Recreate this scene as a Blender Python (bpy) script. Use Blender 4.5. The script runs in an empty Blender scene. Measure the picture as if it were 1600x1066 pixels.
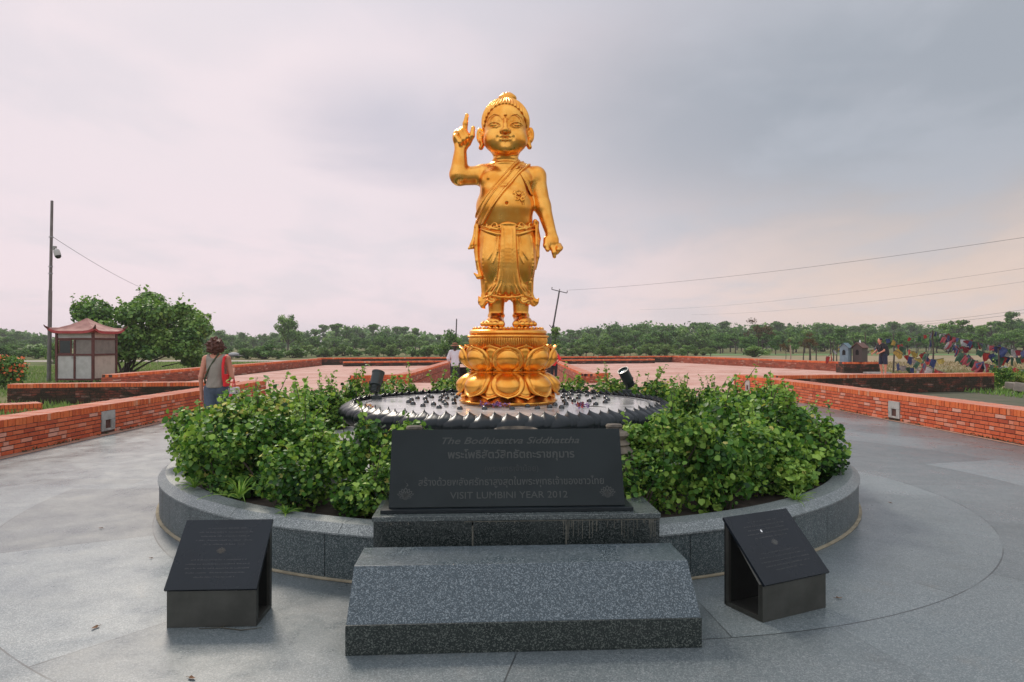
import bpy, bmesh, math, random
import numpy as np
from mathutils import Vector, Matrix, Euler

R = math.radians
SC = bpy.context.scene
COL = SC.collection

# ------------------------------------------------------------------ camera
CAM_H = 1.65
cam_data = bpy.data.cameras.new("camera")
cam = bpy.data.objects.new("camera", cam_data)
COL.objects.link(cam)
cam.location = (0, 0, CAM_H)
cam.rotation_euler = (R(90 + 0.21), 0, 0)
cam_data.sensor_width = 36
cam_data.lens = 24
cam_data.clip_start = 0.05
cam_data.clip_end = 3000
SC.camera = cam

# ------------------------------------------------------------------ light
SUN_ELEV, SUN_AZ = 42, -27          # azimuth measured from +Y (view direction) towards +X
SC.view_settings.view_transform = 'Standard'
SC.view_settings.look = 'None'
SC.view_settings.exposure = 0.22
SC.view_settings.gamma = 1.0

sun_d = bpy.data.lights.new("sun", 'SUN')
sun_d.energy = 2.0
sun_d.angle = R(12)
sun_d.color = (1.0, 0.90, 0.78)
sun = bpy.data.objects.new("sun", sun_d)
COL.objects.link(sun)
_sd = Vector((math.cos(R(SUN_ELEV)) * math.sin(R(SUN_AZ)), math.cos(R(SUN_ELEV)) * math.cos(R(SUN_AZ)), math.sin(R(SUN_ELEV))))
sun.rotation_euler = _sd.to_track_quat('Z', 'Y').to_euler()


class NT:
    """small node-tree writer"""
    def __init__(self, tree):
        self.t = tree
        self.n = tree.nodes
        self.l = tree.links

    def new(self, typ, **kw):
        nd = self.n.new(typ)
        for k, v in kw.items():
            setattr(nd, k, v)
        return nd

    def put(self, sock, v):
        if v is None:
            return
        if isinstance(v, bpy.types.NodeSocket):
            self.l.new(v, sock)
        elif isinstance(v, bpy.types.Node):
            self.l.new(v.outputs[0], sock)
        else:
            if sock.type == 'RGBA' and len(v) == 3:
                v = (*v, 1)
            sock.default_value = v

    def m(self, op, a, b=None, c=None, clamp=False):
        nd = self.new('ShaderNodeMath', operation=op, use_clamp=clamp)
        self.put(nd.inputs[0], a)
        if b is not None:
            self.put(nd.inputs[1], b)
        if c is not None:
            self.put(nd.inputs[2], c)
        return nd.outputs[0]

    def vm(self, op, a, b=None):
        nd = self.new('ShaderNodeVectorMath', operation=op)
        self.put(nd.inputs[0], a)
        if b is not None:
            self.put(nd.inputs[1], b)
        return nd.outputs[1] if op in ('LENGTH', 'DISTANCE', 'DOT_PRODUCT') else nd.outputs[0]

    def smooth(self, v, lo, hi, a=0.0, b=1.0):
        nd = self.new('ShaderNodeMapRange', interpolation_type='SMOOTHSTEP')
        self.put(nd.inputs[0], v)
        for i, x in enumerate((lo, hi, a, b)):
            nd.inputs[i + 1].default_value = x
        return nd.outputs[0]

    def lin(self, v, lo, hi, a=0.0, b=1.0):
        nd = self.new('ShaderNodeMapRange')
        self.put(nd.inputs[0], v)
        for i, x in enumerate((lo, hi, a, b)):
            nd.inputs[i + 1].default_value = x
        return nd.outputs[0]

    def mix(self, f, a, b, blend='MIX'):
        nd = self.new('ShaderNodeMix', data_type='RGBA', blend_type=blend)
        self.put(nd.inputs['Factor'], f)
        self.put(nd.inputs[6], a)
        self.put(nd.inputs[7], b)
        return nd.outputs[2]

    def noise(self, vec, scale, detail=4, rough=0.55, dist=0.0):
        nd = self.new('ShaderNodeTexNoise')
        if vec is not None:
            self.put(nd.inputs['Vector'], vec)
        nd.inputs['Scale'].default_value = scale
        nd.inputs['Detail'].default_value = detail
        nd.inputs['Roughness'].default_value = rough
        nd.inputs['Distortion'].default_value = dist
        return nd.outputs[0]

    def ramp(self, v, stops):
        nd = self.new('ShaderNodeValToRGB')
        self.put(nd.inputs[0], v)
        e = nd.color_ramp.elements
        while len(e) < len(stops):
            e.new(0.5)
        for x, (p, c) in zip(e, stops):
            x.position = p
            x.color = (*c, 1)
        return nd.outputs[0]

    def sep(self, v):
        nd = self.new('ShaderNodeSeparateXYZ')
        self.put(nd.inputs[0], v)
        return nd.outputs

    def comb(self, x, y, z):
        nd = self.new('ShaderNodeCombineXYZ')
        for i, a in enumerate((x, y, z)):
            self.put(nd.inputs[i], a)
        return nd.outputs[0]


world = bpy.data.worlds.new("World")
SC.world = world
world.use_nodes = True
w = NT(world.node_tree)
for nd in list(w.n):
    w.n.remove(nd)
w_out = w.new('ShaderNodeOutputWorld')
sky = w.new('ShaderNodeTexSky', sky_type='NISHITA')
sky.sun_disc = False
sky.sun_elevation = R(SUN_ELEV)
sky.sun_rotation = R(SUN_AZ)
sky.dust_density = 3.0
tc = w.new('ShaderNodeTexCoord')
dirv = tc.outputs['Generated']
dx, dy, dz = w.sep(dirv)
zc = w.m('MAXIMUM', dz, 0.0)
den = w.m('ADD', zc, 0.16)
cloud_uv = w.comb(w.m('DIVIDE', dx, den), w.m('DIVIDE', dy, den), 0.0)
n_big = w.noise(cloud_uv, 0.55, 5, 0.5, 0.4)
n_mid = w.noise(w.comb(w.m('DIVIDE', dx, den), w.m('MULTIPLY', w.m('DIVIDE', dy, den), 0.7), 3.0), 1.6, 6, 0.55, 0.3)
# lilac-white on the left of the view, slate on the right, peach low on the right
tx = w.m('ADD', dx, w.m('MULTIPLY', w.m('SUBTRACT', n_big, 0.5), 0.55))
upper = w.mix(w.smooth(tx, -0.22, 0.42), (0.745, 0.66, 0.70), (0.345, 0.375, 0.42))
upper = w.mix(w.smooth(w.m('ADD', dz, w.m('MULTIPLY', w.m('SUBTRACT', n_big, 0.5), 0.3)), 0.34, 0.60), upper,
              w.mix(w.smooth(dx, -0.5, 0.5), (0.64, 0.615, 0.70), (0.48, 0.475, 0.52)))
low = w.mix(w.smooth(dx, -0.05, 0.55), (0.78, 0.665, 0.71), (0.73, 0.58, 0.50))
skyc = w.mix(w.smooth(w.m('ADD', dz, w.m('MULTIPLY', w.m('SUBTRACT', n_mid, 0.5), 0.16)), 0.02, 0.27), low, upper)
# dark cloud patch left of the statue's head
pd = w.vm('DISTANCE', w.vm('MULTIPLY', dirv, (1.0, 1.0, 1.9)), (-0.165, 0.93, 0.585))
pd = w.m('ADD', pd, w.m('MULTIPLY', w.m('SUBTRACT', n_mid, 0.5), 0.30))
skyc = w.mix(w.smooth(pd, 0.0, 0.18, 0.62, 0.0), skyc, (0.42, 0.435, 0.52))
pd2 = w.vm('DISTANCE', w.vm('MULTIPLY', dirv, (0.8, 1.0, 2.2)), (0.24, 0.88, 0.70))
pd2 = w.m('ADD', pd2, w.m('MULTIPLY', w.m('SUBTRACT', n_mid, 0.5), 0.35))
skyc = w.mix(w.smooth(pd2, 0.0, 0.34, 0.45, 0.0), skyc, (0.31, 0.345, 0.40))
skyc = w.mix(w.m('MULTIPLY', w.smooth(n_mid, 0.45, 0.66), 0.30), skyc, (0.52, 0.54, 0.60))
skyc = w.mix(w.m('MULTIPLY', w.smooth(n_big, 0.52, 0.70), 0.22), skyc, (0.82, 0.75, 0.78))
# the cloud deck behind and above the viewer is brighter
gain = w.m('ADD', w.smooth(dy, 0.55, -0.5, 0.0, 0.95), w.smooth(dz, 0.50, 0.95, 0.0, 0.55))
skyc = w.mix(w.m('MULTIPLY', gain, 0.38, clamp=True), skyc, (1.42, 1.52, 1.62))
skyc = w.mix(w.smooth(dz, -0.02, -0.10), skyc, (0.20, 0.19, 0.15))
bg1 = w.new('ShaderNodeBackground')
w.put(bg1.inputs[0], sky.outputs[0])
bg1.inputs[1].default_value = 0.06
bg2 = w.new('ShaderNodeBackground')
w.put(bg2.inputs[0], skyc)
bg2.inputs[1].default_value = 1.0
mxs = w.new('ShaderNodeMixShader')
mxs.inputs[0].default_value = 0.93
w.l.new(bg1.outputs[0], mxs.inputs[1])
w.l.new(bg2.outputs[0], mxs.inputs[2])
w.l.new(mxs.outputs[0], w_out.inputs[0])

# ------------------------------------------------------------------ object helpers
def tag(o, label=None, cat=None, group=None, kind=None):
    if label: o['label'] = label
    if cat: o['category'] = cat
    if group: o['group'] = group
    if kind: o['kind'] = kind
    return o


def link(name, me, mat=None, parent=None):
    o = bpy.data.objects.new(name, me)
    COL.objects.link(o)
    if mat is not None:
        for mm in (mat if isinstance(mat, (list, tuple)) else [mat]):
            me.materials.append(mm)
    if parent is not None:
        o.parent = parent
    return o


def empty(name, loc=(0, 0, 0), rz=0.0, label=None, cat=None, group=None):
    o = bpy.data.objects.new(name, None)
    COL.objects.link(o)
    o.location = loc
    o.rotation_euler = (0, 0, rz)
    o.empty_display_size = 0.2
    return tag(o, label, cat, group)


def kids(o):
    return [c for c in ALLKIDS.get(o.name, [])]


def copy_tree(src, loc=None, rz=None, label=None, scale=None):
    c = src.copy()
    COL.objects.link(c)
    if loc is not None: c.location = loc
    if rz is not None: c.rotation_euler = (0, 0, rz)
    if scale is not None: c.scale = scale
    if label: c['label'] = label
    for ch in src.children:
        d = ch.copy()
        COL.objects.link(d)
        d.parent = c
        for g in ch.children:
            e = g.copy()
            COL.objects.link(e)
            e.parent = d
    return c


def mesh_np(name, V, F, smooth=False, tone=None, uv=None):
    """V (n,3), F (m,k) with one k, tone per vertex, uv per loop"""
    V = np.asarray(V, np.float32)
    F = np.asarray(F, np.int32)
    me = bpy.data.meshes.new(name)
    me.vertices.add(len(V))
    me.vertices.foreach_set('co', V.ravel())
    k = F.shape[1]
    me.loops.add(F.size)
    me.loops.foreach_set('vertex_index', F.ravel())
    me.polygons.add(len(F))
    me.polygons.foreach_set('loop_start', np.arange(0, F.size, k, dtype=np.int32))
    me.polygons.foreach_set('loop_total', np.full(len(F), k, np.int32))
    me.update(calc_edges=True)
    if smooth:
        me.polygons.foreach_set('use_smooth', np.ones(len(F), bool))
    if tone is not None:
        a = me.attributes.new('tone', 'FLOAT', 'POINT')
        a.data.foreach_set('value', np.asarray(tone, np.float32))
    if uv is not None:
        u = me.uv_layers.new(name='UVMap')
        u.data.foreach_set('uv', np.asarray(uv, np.float32).ravel())
    return me


class MB:
    """collects simple shapes into one mesh"""
    def __init__(self):
        self.v = []
        self.f = []
        self.t = []
        self.tone = 0.5

    def add(self, vs, fs, tone=None):
        b = len(self.v)
        self.v += [tuple(x) for x in vs]
        self.f += [tuple(i + b for i in f) for f in fs]
        self.t += [self.tone if tone is None else tone] * len(vs)

    def box(self, c, s, rz=0.0, tone=None, M=None):
        hx, hy, hz = s[0] / 2, s[1] / 2, s[2] / 2
        ca, sa = math.cos(rz), math.sin(rz)
        vs = []
        for z in (-hz, hz):
            for x, y in ((-hx, -hy), (hx, -hy), (hx, hy), (-hx, hy)):
                p = Vector((x * ca - y * sa, x * sa + y * ca, z))
                if M is not None:
                    p = M @ p
                vs.append((c[0] + p[0], c[1] + p[1], c[2] + p[2]))
        self.add(vs, [(3, 2, 1, 0), (4, 5, 6, 7), (0, 1, 5, 4), (1, 2, 6, 5), (2, 3, 7, 6), (3, 0, 4, 7)], tone)

    def tube(self, pts, r, n=8, tone=None, caps=True):
        pts = [Vector(p) for p in pts]
        rr = r if isinstance(r, (list, tuple)) else [r] * len(pts)
        vs, fs = [], []
        up = Vector((0, 0, 1))
        prev = None
        for i, p in enumerate(pts):
            d = (pts[min(i + 1, len(pts) - 1)] - pts[max(i - 1, 0)])
            if d.length < 1e-9: d = Vector((0, 0, 1))
            d.normalize()
            if prev is None:
                a = d.cross(up)
                if a.length < 0.05: a = d.cross(Vector((1, 0, 0)))
            else:
                a = prev - d * prev.dot(d)
            a.normalize()
            prev = a
            b = d.cross(a)
            for k in range(n):
                t = 2 * math.pi * k / n
                vs.append(p + (a * math.cos(t) + b * math.sin(t)) * rr[i])
        for i in range(len(pts) - 1):
            for k in range(n):
                fs.append((i * n + k, i * n + (k + 1) % n, (i + 1) * n + (k + 1) % n, (i + 1) * n + k))
        if caps:
            fs.append(tuple(range(n - 1, -1, -1)))
            fs.append(tuple((len(pts) - 1) * n + k for k in range(n)))
        self.add(vs, fs, tone)

    def lathe(self, prof, n=32, c=(0, 0, 0), tone=None, M=None):
        vs, fs = [], []
        for r_, z in prof:
            for k in range(n):
                t = 2 * math.pi * k / n
                p = Vector((r_ * math.cos(t), r_ * math.sin(t), z))
                if M is not None: p = M @ p
                vs.append((c[0] + p[0], c[1] + p[1], c[2] + p[2]))
        for i in range(len(prof) - 1):
            for k in range(n):
                fs.append((i * n + k, i * n + (k + 1) % n, (i + 1) * n + (k + 1) % n, (i + 1) * n + k))
        self.add(vs, fs, tone)

    def ball(self, c, r, n=12, m=8, tone=None, M=None):
        rr = r if isinstance(r, (tuple, list)) else (r, r, r)
        prof = [(max(math.sin(math.pi * i / m), 1e-4), -math.cos(math.pi * i / m)) for i in range(m + 1)]
        S = Matrix.Diagonal(Vector(rr))
        if M is not None: S = M @ S
        self.lathe(prof, n, c, tone, S)

    def prism(self, poly, z0, z1, tone=None):
        n = len(poly)
        vs = [(x, y, z0) for x, y in poly] + [(x, y, z1) for x, y in poly]
        fs = [tuple(range(n - 1, -1, -1)), tuple(range(n, 2 * n))] + [(i, (i + 1) % n, (i + 1) % n + n, i + n) for i in range(n)]
        self.add(vs, fs, tone)

    def build(self, name, mat, parent=None, smooth=False, bevel=0.0, angle=35):
        me = bpy.data.meshes.new(name)
        me.from_pydata(self.v, [], self.f)
        me.update()
        a = me.attributes.new('tone', 'FLOAT', 'POINT')
        a.data.foreach_set('value', np.asarray(self.t, np.float32))
        if bevel > 0:
            bm = bmesh.new()
            bm.from_mesh(me)
            bmesh.ops.remove_doubles(bm, verts=bm.verts, dist=1e-5)
            es = [e for e in bm.edges if len(e.link_faces) == 2 and e.calc_face_angle(0) > R(30)]
            bmesh.ops.bevel(bm, geom=es, offset=bevel, segments=2, affect='EDGES', profile=0.6)
            bm.to_mesh(me)
            bm.free()
        if smooth:
            me.polygons.foreach_set('use_smooth', np.ones(len(me.polygons), bool))
            try:
                me.set_sharp_from_angle(angle=R(angle))
            except Exception:
                pass
        return link(name, me, mat, parent)


# ------------------------------------------------------------------ materials
MATS = {}


def mat(name, col=(0.5, 0.5, 0.5), rough=0.6, metal=0.0, noise_amt=0.0, noise_scale=8.0, bump=0.0, bump_scale=60.0, spec=0.5, dark=None, coat=0.0, trans=0.0, tone_amt=0.0):
    if name in MATS: return MATS[name]
    m_ = bpy.data.materials.new(name)
    m_.use_nodes = True
    t = NT(m_.node_tree)
    b = t.n['Principled BSDF']
    b.inputs['Roughness'].default_value = rough
    b.inputs['Metallic'].default_value = metal
    b.inputs['Specular IOR Level'].default_value = spec
    b.inputs['Coat Weight'].default_value = coat
    tcn = t.new('ShaderNodeTexCoord').outputs['Object']
    c = None
    if noise_amt > 0:
        n1 = t.noise(tcn, noise_scale, 6, 0.6)
        dk = dark or tuple(x * 0.45 for x in col)
        c = t.mix(t.smooth(n1, 0.5 - 0.15, 0.5 + 0.2, 0.0, noise_amt), col, dk)
        t.put(b.inputs['Roughness'], t.lin(n1, 0.3, 0.7, max(rough - 0.08, 0.02), min(rough + 0.12, 1)))
    if tone_amt > 0:
        at = t.new('ShaderNodeAttribute', attribute_name='tone')
        c0 = c if c is not None else t.mix(0.0, col, col)
        c = t.mix(1.0, c0, t.ramp(at.outputs['Fac'], [(0, (1 - tone_amt,) * 3), (1, (1 + tone_amt,) * 3)]), 'MULTIPLY')
    if c is not None:
        t.put(b.inputs['Base Color'], c)
    else:
        b.inputs['Base Color'].default_value = (*col, 1)
    if bump > 0:
        bn = t.new('ShaderNodeBump')
        bn.inputs['Strength'].default_value = bump
        bn.inputs['Distance'].default_value = 0.01
        t.put(bn.inputs['Height'], t.noise(tcn, bump_scale, 5, 0.6))
        t.put(b.inputs['Normal'], bn.outputs[0])
    if trans > 0:
        o = t.n['Material Output']
        tr = t.new('ShaderNodeBsdfTranslucent')
        if c is not None: t.put(tr.inputs[0], c)
        else: tr.inputs[0].default_value = (*col, 1)
        ms = t.new('ShaderNodeMixShader')
        ms.inputs[0].default_value = trans
        t.l.new(b.outputs[0], ms.inputs[1])
        t.l.new(tr.outputs[0], ms.inputs[2])
        t.l.new(ms.outputs[0], o.inputs[0])
    MATS[name] = m_
    return m_


def granite(name, base, light, dark, rough=0.45, speck=140.0, amount=1.0, polar=None, stain=0.35, weather=(0.10, 0.09, 0.07)):
    """speckled granite; polar=(cx,cy,row,width,mortar) lays curved slabs round a centre"""
    m_ = bpy.data.materials.new(name)
    m_.use_nodes = True
    t = NT(m_.node_tree)
    b = t.n['Principled BSDF']
    P = t.new('ShaderNodeTexCoord').outputs['Object']
    v = t.new('ShaderNodeTexVoronoi')
    t.put(v.inputs['Vector'], P)
    v.inputs['Scale'].default_value = speck
    cell = t.sep(v.outputs['Color'])[0]
    n_f = t.noise(P, speck * 0.55, 3, 0.7)
    f1 = t.m('ADD', t.m('MULTIPLY', cell, 0.55), t.m('MULTIPLY', n_f, 0.45))
    c = t.ramp(f1, [(0.22, dark), (0.40, base), (0.60, base), (0.70, light), (0.80, light)])
    if amount < 1:
        c = t.mix(amount, base, c)
    big = t.noise(P, 0.45, 5, 0.6, 0.6)
    med = t.noise(P, 2.7, 6, 0.65)
    c = t.mix(t.smooth(big, 0.35, 0.7, 0.0, stain), c, t.mix(1.0, c, (0.55, 0.57, 0.58), 'MULTIPLY'))
    c = t.mix(t.smooth(med, 0.55, 0.78, 0.0, stain * 0.6), c, weather)
    rgh = t.lin(med, 0.3, 0.7, rough - 0.07, rough + 0.1)
    if polar:
        dirt = t.noise(P, 1.9, 8, 0.72, 0.8)
        c = t.mix(t.smooth(dirt, 0.62, 0.74, 0, 0.40), c, (0.16, 0.13, 0.085))
        wet = t.noise(P, 0.8, 6, 0.65, 1.2)
        c = t.mix(t.smooth(wet, 0.46, 0.64, 0, 0.16), c, (0.075, 0.10, 0.105))
        rgh = t.m('SUBTRACT', rgh, t.smooth(wet, 0.46, 0.64, 0, 0.05))
        cx, cy, row, wid, mor, amp = polar
        x, y, z = t.sep(P)
        X = t.m('SUBTRACT', x, cx)
        Y = t.m('SUBTRACT', y, cy)
        rad = t.m('SQRT', t.m('ADD', t.m('MULTIPLY', X, X), t.m('MULTIPLY', Y, Y)))
        th = t.m('MULTIPLY', t.m('ARCTAN2', Y, X), 5.2)
        bk = t.new('ShaderNodeTexBrick', offset=0.37, squash=1.0)
        t.put(bk.inputs['Vector'], t.comb(th, t.m('ADD', rad, t.m('MULTIPLY', th, 0.055)), 0.0))
        bk.inputs['Color1'].default_value = (0, 0, 0, 1)
        bk.inputs['Color2'].default_value = (1, 1, 1, 1)
        bk.inputs['Mortar'].default_value = (0.5, 0.5, 0.5, 1)
        bk.inputs['Scale'].default_value = 1
        bk.inputs['Mortar Size'].default_value = mor
        bk.inputs['Mortar Smooth'].default_value = 0.1
        bk.inputs['Brick Width'].default_value = wid
        bk.inputs['Row Height'].default_value = row
        slab = t.sep(bk.outputs['Color'])[0]
        c = t.mix(1.0, c, t.ramp(slab, [(0, (1 - amp,) * 3), (1, (1 + amp,) * 3)]), 'MULTIPLY')
        joint = t.m('MULTIPLY', bk.outputs['Fac'], t.smooth(t.noise(P, 1.1, 3), 0.40, 0.56, 0.35, 1.0))
        c = t.mix(joint, c, tuple(q * 0.25 for q in base))
    t.put(b.inputs['Base Color'], c)
    t.put(b.inputs['Roughness'], rgh)
    bn = t.new('ShaderNodeBump')
    bn.inputs['Strength'].default_value = 0.08
    bn.inputs['Distance'].default_value = 0.004
    t.put(bn.inputs['Height'], f1)
    t.put(b.inputs['Normal'], bn.outputs[0])
    MATS[name] = m_
    return m_


def leaf_mat(name, dark, mid, light, tip, rough=0.42, trans=0.25, spec=0.4):
    m_ = bpy.data.materials.new(name)
    m_.use_nodes = True
    t = NT(m_.node_tree)
    b = t.n['Principled BSDF']
    at = t.new('ShaderNodeAttribute', attribute_name='tone')
    c = t.ramp(at.outputs['Fac'], [(0.0, dark), (0.40, mid), (0.80, light), (0.965, light), (1.0, tip)])
    t.put(b.inputs['Base Color'], c)
    b.inputs['Roughness'].default_value = rough
    b.inputs['Specular IOR Level'].default_value = spec
    tr = t.new('ShaderNodeBsdfTranslucent')
    t.put(tr.inputs[0], t.mix(1.0, c, (1.25, 1.25, 0.7), 'MULTIPLY'))
    ms = t.new('ShaderNodeMixShader')
    ms.inputs[0].default_value = trans
    t.l.new(b.outputs[0], ms.inputs[1])
    t.l.new(tr.outputs[0], ms.inputs[2])
    t.l.new(ms.outputs[0], t.n['Material Output'].inputs[0])
    MATS[name] = m_
    return m_


def brick_mat(name, reds, mortar=(0.09, 0.05, 0.04), moss=0.0, dust=0.0, rough=0.85):
    m_ = bpy.data.materials.new(name)
    m_.use_nodes = True
    t = NT(m_.node_tree)
    b = t.n['Principled BSDF']
    P = t.new('ShaderNodeTexCoord').outputs['Object']
    at = t.new('ShaderNodeAttribute', attribute_name='tone').outputs['Fac']
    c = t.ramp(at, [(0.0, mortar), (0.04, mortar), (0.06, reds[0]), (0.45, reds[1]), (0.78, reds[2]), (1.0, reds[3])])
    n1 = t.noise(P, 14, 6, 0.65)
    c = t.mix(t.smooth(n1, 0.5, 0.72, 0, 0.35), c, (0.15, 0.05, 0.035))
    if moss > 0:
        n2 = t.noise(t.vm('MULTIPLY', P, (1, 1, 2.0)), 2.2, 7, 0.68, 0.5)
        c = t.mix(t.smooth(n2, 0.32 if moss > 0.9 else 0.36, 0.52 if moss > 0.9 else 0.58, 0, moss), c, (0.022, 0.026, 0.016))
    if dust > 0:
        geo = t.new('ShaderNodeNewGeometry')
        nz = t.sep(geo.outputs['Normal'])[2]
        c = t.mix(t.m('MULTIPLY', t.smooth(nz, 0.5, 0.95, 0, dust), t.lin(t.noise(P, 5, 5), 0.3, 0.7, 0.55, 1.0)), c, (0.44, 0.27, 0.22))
    t.put(b.inputs['Base Color'], c)
    b.inputs['Roughness'].default_value = rough
    b.inputs['Specular IOR Level'].default_value = 0.25
    bn = t.new('ShaderNodeBump')
    bn.inputs['Strength'].default_value = 0.5
    bn.inputs['Distance'].default_value = 0.006
    t.put(bn.inputs['Height'], n1)
    t.put(b.inputs['Normal'], bn.outputs[0])
    MATS[name] = m_
    return m_


def ppx(px, py, h=0.0):
    """ground (or height h) point seen at a photo pixel, worked out once from the photo's perspective"""
    y = 1067.0 * (CAM_H - h) / (py - 537.0)
    return Vector(((px - 800.0) * y / 1067.0, y, h))

# ------------------------------------------------------------------ smooth-blended solid modelling
class SDF:
    def __init__(s, lo, hi, res):
        s.lo = np.array(lo, np.float32)
        s.res = res
        n = np.ceil((np.array(hi) - np.array(lo)) / res).astype(int) + 1
        s.ax = [s.lo[i] + res * np.arange(n[i], dtype=np.float32) for i in range(3)]
        s.D = np.full(n, 50.0, np.float32)

    def sub(s, lo, hi, pad):
        sl = []
        for i in range(3):
            a = int(max(0, math.floor((lo[i] - pad - s.lo[i]) / s.res)))
            b = int(min(len(s.ax[i]), math.ceil((hi[i] + pad - s.lo[i]) / s.res) + 1))
            if b <= a: return None, None
            sl.append(slice(a, b))
        g = np.meshgrid(*[s.ax[i][sl[i]] for i in range(3)], indexing='ij')
        return tuple(sl), g

    def put(s, sl, d, k, mode):
        A = s.D[sl]
        if mode == 'cut':
            d = -d
            h = np.clip(0.5 - 0.5 * (d - A) / max(k, 1e-4) * -1, 0, 1)
            h = np.clip(0.5 + 0.5 * (d - A) / max(k, 1e-4), 0, 1)
            s.D[sl] = A + (d - A) * h + k * h * (1 - h)
        else:
            h = np.clip(0.5 + 0.5 * (A - d) / max(k, 1e-4), 0, 1)
            s.D[sl] = A + (d - A) * h - k * h * (1 - h)

    def cap(s, a, b, ra, rb=None, k=3.0, mode='add'):
        rb = ra if rb is None else rb
        a = np.array(a, float); b = np.array(b, float)
        r = max(ra, rb)
        sl, g = s.sub(np.minimum(a, b) - r, np.maximum(a, b) + r, k + 3 * s.res)
        if sl is None: return
        ab = b - a
        L = max(float(ab @ ab), 1e-6)
        px, py, pz = g[0] - a[0], g[1] - a[1], g[2] - a[2]
        t = np.clip((px * ab[0] + py * ab[1] + pz * ab[2]) / L, 0, 1)
        d = np.sqrt((px - t * ab[0]) ** 2 + (py - t * ab[1]) ** 2 + (pz - t * ab[2]) ** 2) - (ra + t * (rb - ra))
        s.put(sl, d, k, mode)

    def chain(s, pts, rs, k=3.0, mode='add'):
        for i in range(len(pts) - 1):
            s.cap(pts[i], pts[i + 1], rs[i] if isinstance(rs, (list, tuple)) else rs, rs[i + 1] if isinstance(rs, (list, tuple)) else rs, k, mode)

    def ell(s, c, r, k=3.0, mode='add', rot=None):
        R_ = max(r) if rot is not None else None
        c = np.array(c, float)
        ext = np.array([R_] * 3) if R_ else np.array(r, float)
        sl, g = s.sub(c - ext, c + ext, k + 3 * s.res)
        if sl is None: return
        p = [g[i] - c[i] for i in range(3)]
        if rot is not None:
            M = np.array(Euler([R(x) for x in rot]).to_matrix().transposed())
            p = [M[i, 0] * p[0] + M[i, 1] * p[1] + M[i, 2] * p[2] for i in range(3)]
        k0 = np.sqrt((p[0] / r[0]) ** 2 + (p[1] / r[1]) ** 2 + (p[2] / r[2]) ** 2)
        k1 = np.sqrt((p[0] / r[0] ** 2) ** 2 + (p[1] / r[1] ** 2) ** 2 + (p[2] / r[2] ** 2) ** 2) + 1e-6
        s.put(sl, k0 * (k0 - 1) / k1, k, mode)

    def mesh(s):
        D = s.D
        S = D < 0
        c = np.zeros(tuple(x - 1 for x in D.shape), np.int8)
        for i in (0, 1):
            for j in (0, 1):
                for k in (0, 1):
                    c += S[i:S.shape[0] - 1 + i, j:S.shape[1] - 1 + j, k:S.shape[2] - 1 + k]
        act = (c > 0) & (c < 8)
        idx = np.argwhere(act)
        lut = np.full(act.shape, -1, np.int32)
        lut[act] = np.arange(len(idx))
        acc = np.zeros((len(idx), 3), np.float64)
        cnt = np.zeros(len(idx))
        cor = [(0, 0, 0), (1, 0, 0), (0, 1, 0), (1, 1, 0), (0, 0, 1), (1, 0, 1), (0, 1, 1), (1, 1, 1)]
        val = [D[idx[:, 0] + a, idx[:, 1] + b, idx[:, 2] + e] for a, b, e in cor]
        for i in range(8):
            for j in range(i + 1, 8):
                df = [abs(cor[i][q] - cor[j][q]) for q in range(3)]
                if sum(df) != 1: continue
                m_ = (val[i] < 0) != (val[j] < 0)
                t = np.where(m_, val[i] / np.where(m_, val[i] - val[j], 1), 0)
                for q in range(3):
                    acc[:, q] += m_ * (cor[i][q] + t * (cor[j][q] - cor[i][q]))
                cnt += m_
        V = (acc / cnt[:, None] + idx) * s.res + s.lo
        F = []
        for ax in range(3):
            o1, o2 = (ax + 1) % 3, (ax + 2) % 3
            a = [slice(None)] * 3; b = [slice(None)] * 3
            a[ax] = slice(0, -1); b[ax] = slice(1, None)
            x = S[tuple(a)] != S[tuple(b)]
            e = np.argwhere(x)
            ok = (e[:, o1] > 0) & (e[:, o2] > 0) & (e[:, o1] < D.shape[o1] - 1) & (e[:, o2] < D.shape[o2] - 1)
            e = e[ok]
            if not len(e): continue
            q = []
            for d1, d2 in ((-1, -1), (0, -1), (0, 0), (-1, 0)):
                f = e.copy(); f[:, o1] += d1; f[:, o2] += d2
                q.append(lut[f[:, 0], f[:, 1], f[:, 2]])
            q = np.stack(q, 1)
            ins = S[e[:, 0], e[:, 1], e[:, 2]]
            q[~ins] = q[~ins][:, ::-1]
            F.append(q)
        F = np.concatenate(F)
        return V, F[(F >= 0).all(1)]


def relax(V, F, n=1, lam=0.5):
    """light Laplacian smoothing"""
    E = np.concatenate([F[:, [i, (i + 1) % F.shape[1]]] for i in range(F.shape[1])])
    for _ in range(n):
        acc = np.zeros_like(V); cnt = np.zeros(len(V))
        for q in range(3):
            acc[:, q] = np.bincount(E[:, 0], V[E[:, 1], q], len(V)) + np.bincount(E[:, 1], V[E[:, 0], q], len(V))
        cnt = np.bincount(E[:, 0], minlength=len(V)) + np.bincount(E[:, 1], minlength=len(V))
        V = V + lam * (acc / np.maximum(cnt, 1)[:, None] - V)
    return V


def sdf_obj(name, s, scale, mat_, parent, sm=1, keep_front=None):
    V, F = s.mesh()
    V = relax(V, F, sm)
    me = mesh_np(name, V * scale, F, smooth=True)
    return link(name, me, mat_, parent)

# ------------------------------------------------------------------ ground sheets
def sheet(name, poly, z, m_, sub=0):
    me = bpy.data.meshes.new(name)
    me.from_pydata([(x, y, z) for x, y in poly], [], [tuple(range(len(poly)))])
    me.update()
    return tag(link(name, me, m_), kind='structure')


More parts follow.
